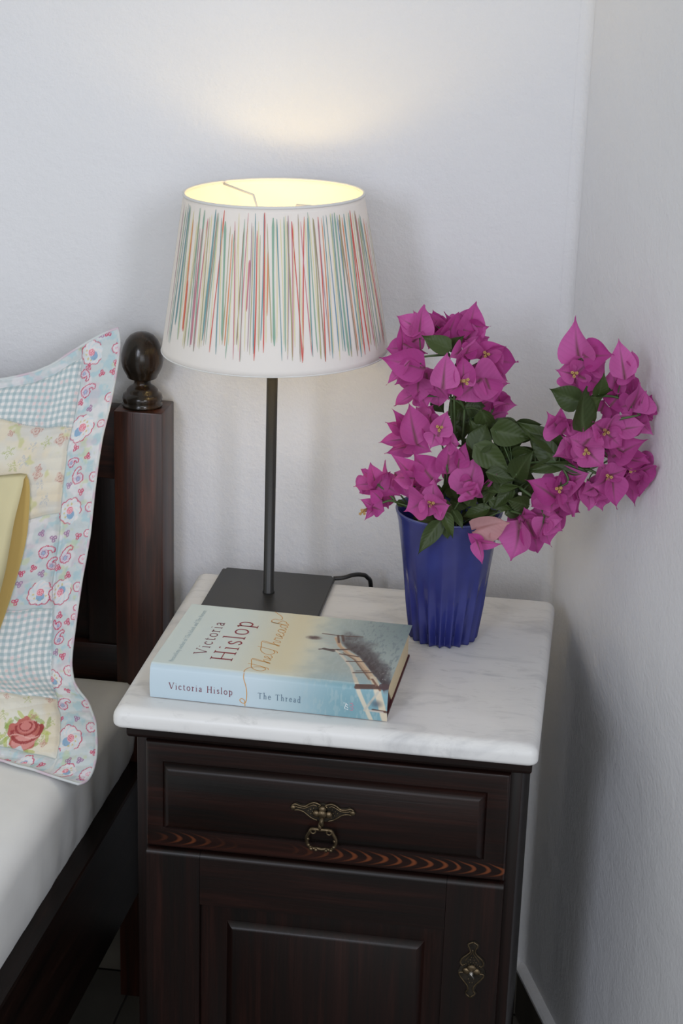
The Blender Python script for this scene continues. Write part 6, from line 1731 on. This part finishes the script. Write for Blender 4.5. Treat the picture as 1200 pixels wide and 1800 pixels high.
def blade_mesh(name, seed, mat_, **kw):
    V, F, UV = blade(seed, **kw)
    me = bpy.data.meshes.new(name)
    me.from_pydata(V.tolist(), [], F.tolist())
    uvl = me.uv_layers.new(name='UV')
    idx = np.zeros(len(me.loops), np.int32)
    me.loops.foreach_get('vertex_index', idx)
    uvl.data.foreach_set('uv', np.array(UV)[idx].astype(np.float32).ravel())
    me.polygons.foreach_set('use_smooth', [True] * len(me.polygons))
    me.materials.append(mat_)
    return me


BR = [blade_mesh('bract', s, M_bract, cup=0.45 + 0.16 * (s % 3), bend=0.25 + 0.12 * (s % 4), wave=0.085) for s in range(8)]
BP = [blade_mesh('pale_bract', s, M_pale, cup=0.3, bend=0.25, wave=0.07) for s in range(3)]
LV = [blade_mesh('leaf', s + 20, M_leaf, cup=0.12 + 0.1 * (s % 2), bend=0.3 + 0.1 * (s % 3), wave=0.05, tipw=0.9) for s in range(6)]


def place(name, me, vals, parent):
    b0 = Vector(vals[0:3]) / 1e4
    t0 = Vector(vals[3:6]) / 1e4
    wd0, yaw, pit = vals[6] / 1e4, math.radians(vals[7]), math.radians(vals[8])
    ax = t0 - b0
    ln = max(ax.length, 0.006)
    ax.normalize()
    # face the room, tilted this way and that
    nrm = Vector((0.18 + math.sin(yaw) * 0.9, -0.9, 0.35 + math.sin(pit)))
    nrm = (nrm - ax * nrm.dot(ax)).normalized()
    xa = ax.cross(nrm).normalized()
    o = bpy.data.objects.new(name, me)
    sz = (wd0 + ln) * 0.5
    wd0 = wd0 / max(0.62, math.cos(yaw))
    o.matrix_world = Matrix(((xa.x * wd0, ax.x * ln, nrm.x * sz, b0.x), (xa.y * wd0, ax.y * ln, nrm.y * sz, b0.y), (xa.z * wd0, ax.z * ln, nrm.z * sz, b0.z), (0, 0, 0, 1)))
    COL.objects.link(o)
    mw = o.matrix_world.copy()
    o.parent = parent
    o.matrix_parent_inverse = parent.matrix_basis.inverted()
    o.matrix_basis = mw
    return o


SPR = ['tall bougainvillea branch with magenta bracts right of the lamp shade', 'low left bougainvillea branch with magenta bracts over the vase rim',
       'short leafy bougainvillea sprig with faded pink bracts hanging over the vase front', 'long bougainvillea branch with magenta bracts reaching to the right wall']
roots = [thing('bougainvillea_branch', l, 'flowers', (VX + dx, VY + dy, VZ + 0.03), 'bougainvillea branches in the blue vase') for l, dx, dy in zip(SPR, (0.0, -0.008, 0.004, 0.012), (0.008, 0.0, -0.008, 0.004))]
bpy.context.view_layer.update()
smb = [MB() for _ in roots]
foot = [None] * 4
for sp, pts in FL['stems']:
    P_ = np.array(pts) / 1e4
    smb[sp].tube(catmull(P_, 6), np.linspace(0.0016, 0.0009, (len(P_) - 1) * 6 + 1), 6)
for i, (dx, dy) in enumerate(((0.0, 0.008), (-0.008, 0.0), (0.004, -0.008), (0.012, 0.004))):
    firsts = [np.array(p[0]) / 1e4 for s, p in FL['stems'] if s == i]
    tgt = min(firsts, key=lambda q: np.hypot(q[0] - VX, q[2] - 0.76))
    base_ = np.array([VX + dx, VY + dy, VZ + 0.03])
    mid_ = (base_ + tgt) / 2 + np.array([0, 0, 0.01])
    mid_[0] = np.clip(mid_[0], VX - 0.03, VX + 0.03)
    smb[i].tube(catmull([base_, mid_, tgt], 6), 0.0018, 6)
    for s in range(len(firsts)):
        if np.linalg.norm(firsts[s] - tgt) > 1e-6 and np.hypot(firsts[s][0] - VX, firsts[s][1] - VY) < 0.05:
            smb[i].tube(catmull([mid_, firsts[s]], 6), 0.0012, 6)
cnt = 0
for sp, col, flo, brs in FL['flowers']:
    r0 = Vector(brs[0][0:3]) / 1e4
    f = bpy.data.objects.new('flower', None)
    f.empty_display_size = 0.01
    f.location = r0
    link(f, roots[sp])
    for b_ in brs:
        me = BP[cnt % 3] if col else BR[cnt % 8]
        place('bract', me, b_, f)
        cnt += 1
    # stalk joining the flower to the nearest stem
    best, bd = None, 9
    for s2, pts in FL['stems']:
        if s2 != sp:
            continue
        for p in catmull(np.array(pts) / 1e4, 6):
            d_ = np.linalg.norm(p - np.array(r0))
            if d_ < bd:
                best, bd = p, d_
    if bd > 0.002:
        mm_ = (best + np.array(r0)) / 2 + np.array([0, 0.003, 0.004])
        smb[sp].tube(catmull([best, mm_, np.array(r0)], 5), 0.0007, 5)
    if flo:
        c = np.array(flo) / 1e4
        fm = MB()
        for k in range(3):
            t = k * 2.1 + cnt
            e = c + np.array([math.cos(t) * 0.0026, -0.004, math.sin(t) * 0.0026])
            fm.tube([np.array(r0) * 0.5 + c * 0.5 + np.array([0, 0.004, 0]), c + (e - c) * 0.5, e], [0.0010, 0.0012, 0.0009], 6)
            for j in range(5):
                u_ = j * 1.257
                fm.ball(e + 0.0011 * np.array([math.cos(u_), -0.3, math.sin(u_)]), (0.0008, 0.0005, 0.0008), 5, 6)
        fm.build('floret', M_floret, f, True, 'tiny cream tubular florets')
for i, l in enumerate(FL['leaves']):
    place('leaf', LV[i % 6], l[1:], roots[l[0]])
    b_ = np.array(l[1:4]) / 1e4
    best, bd = None, 9
    for s2, pts in FL['stems']:
        if s2 != l[0]:
            continue
        for p in catmull(np.array(pts) / 1e4, 5):
            d_ = np.linalg.norm(p - b_)
            if d_ < bd:
                best, bd = p, d_
    if 0.002 < bd < 0.06:
        smb[l[0]].tube(catmull([best, (best + b_) / 2 + np.array([0, 0.002, 0.002]), b_], 4), 0.0008, 5)
for s, r_ in zip(smb, roots):
    s.build('stem', M_stalk, r_)
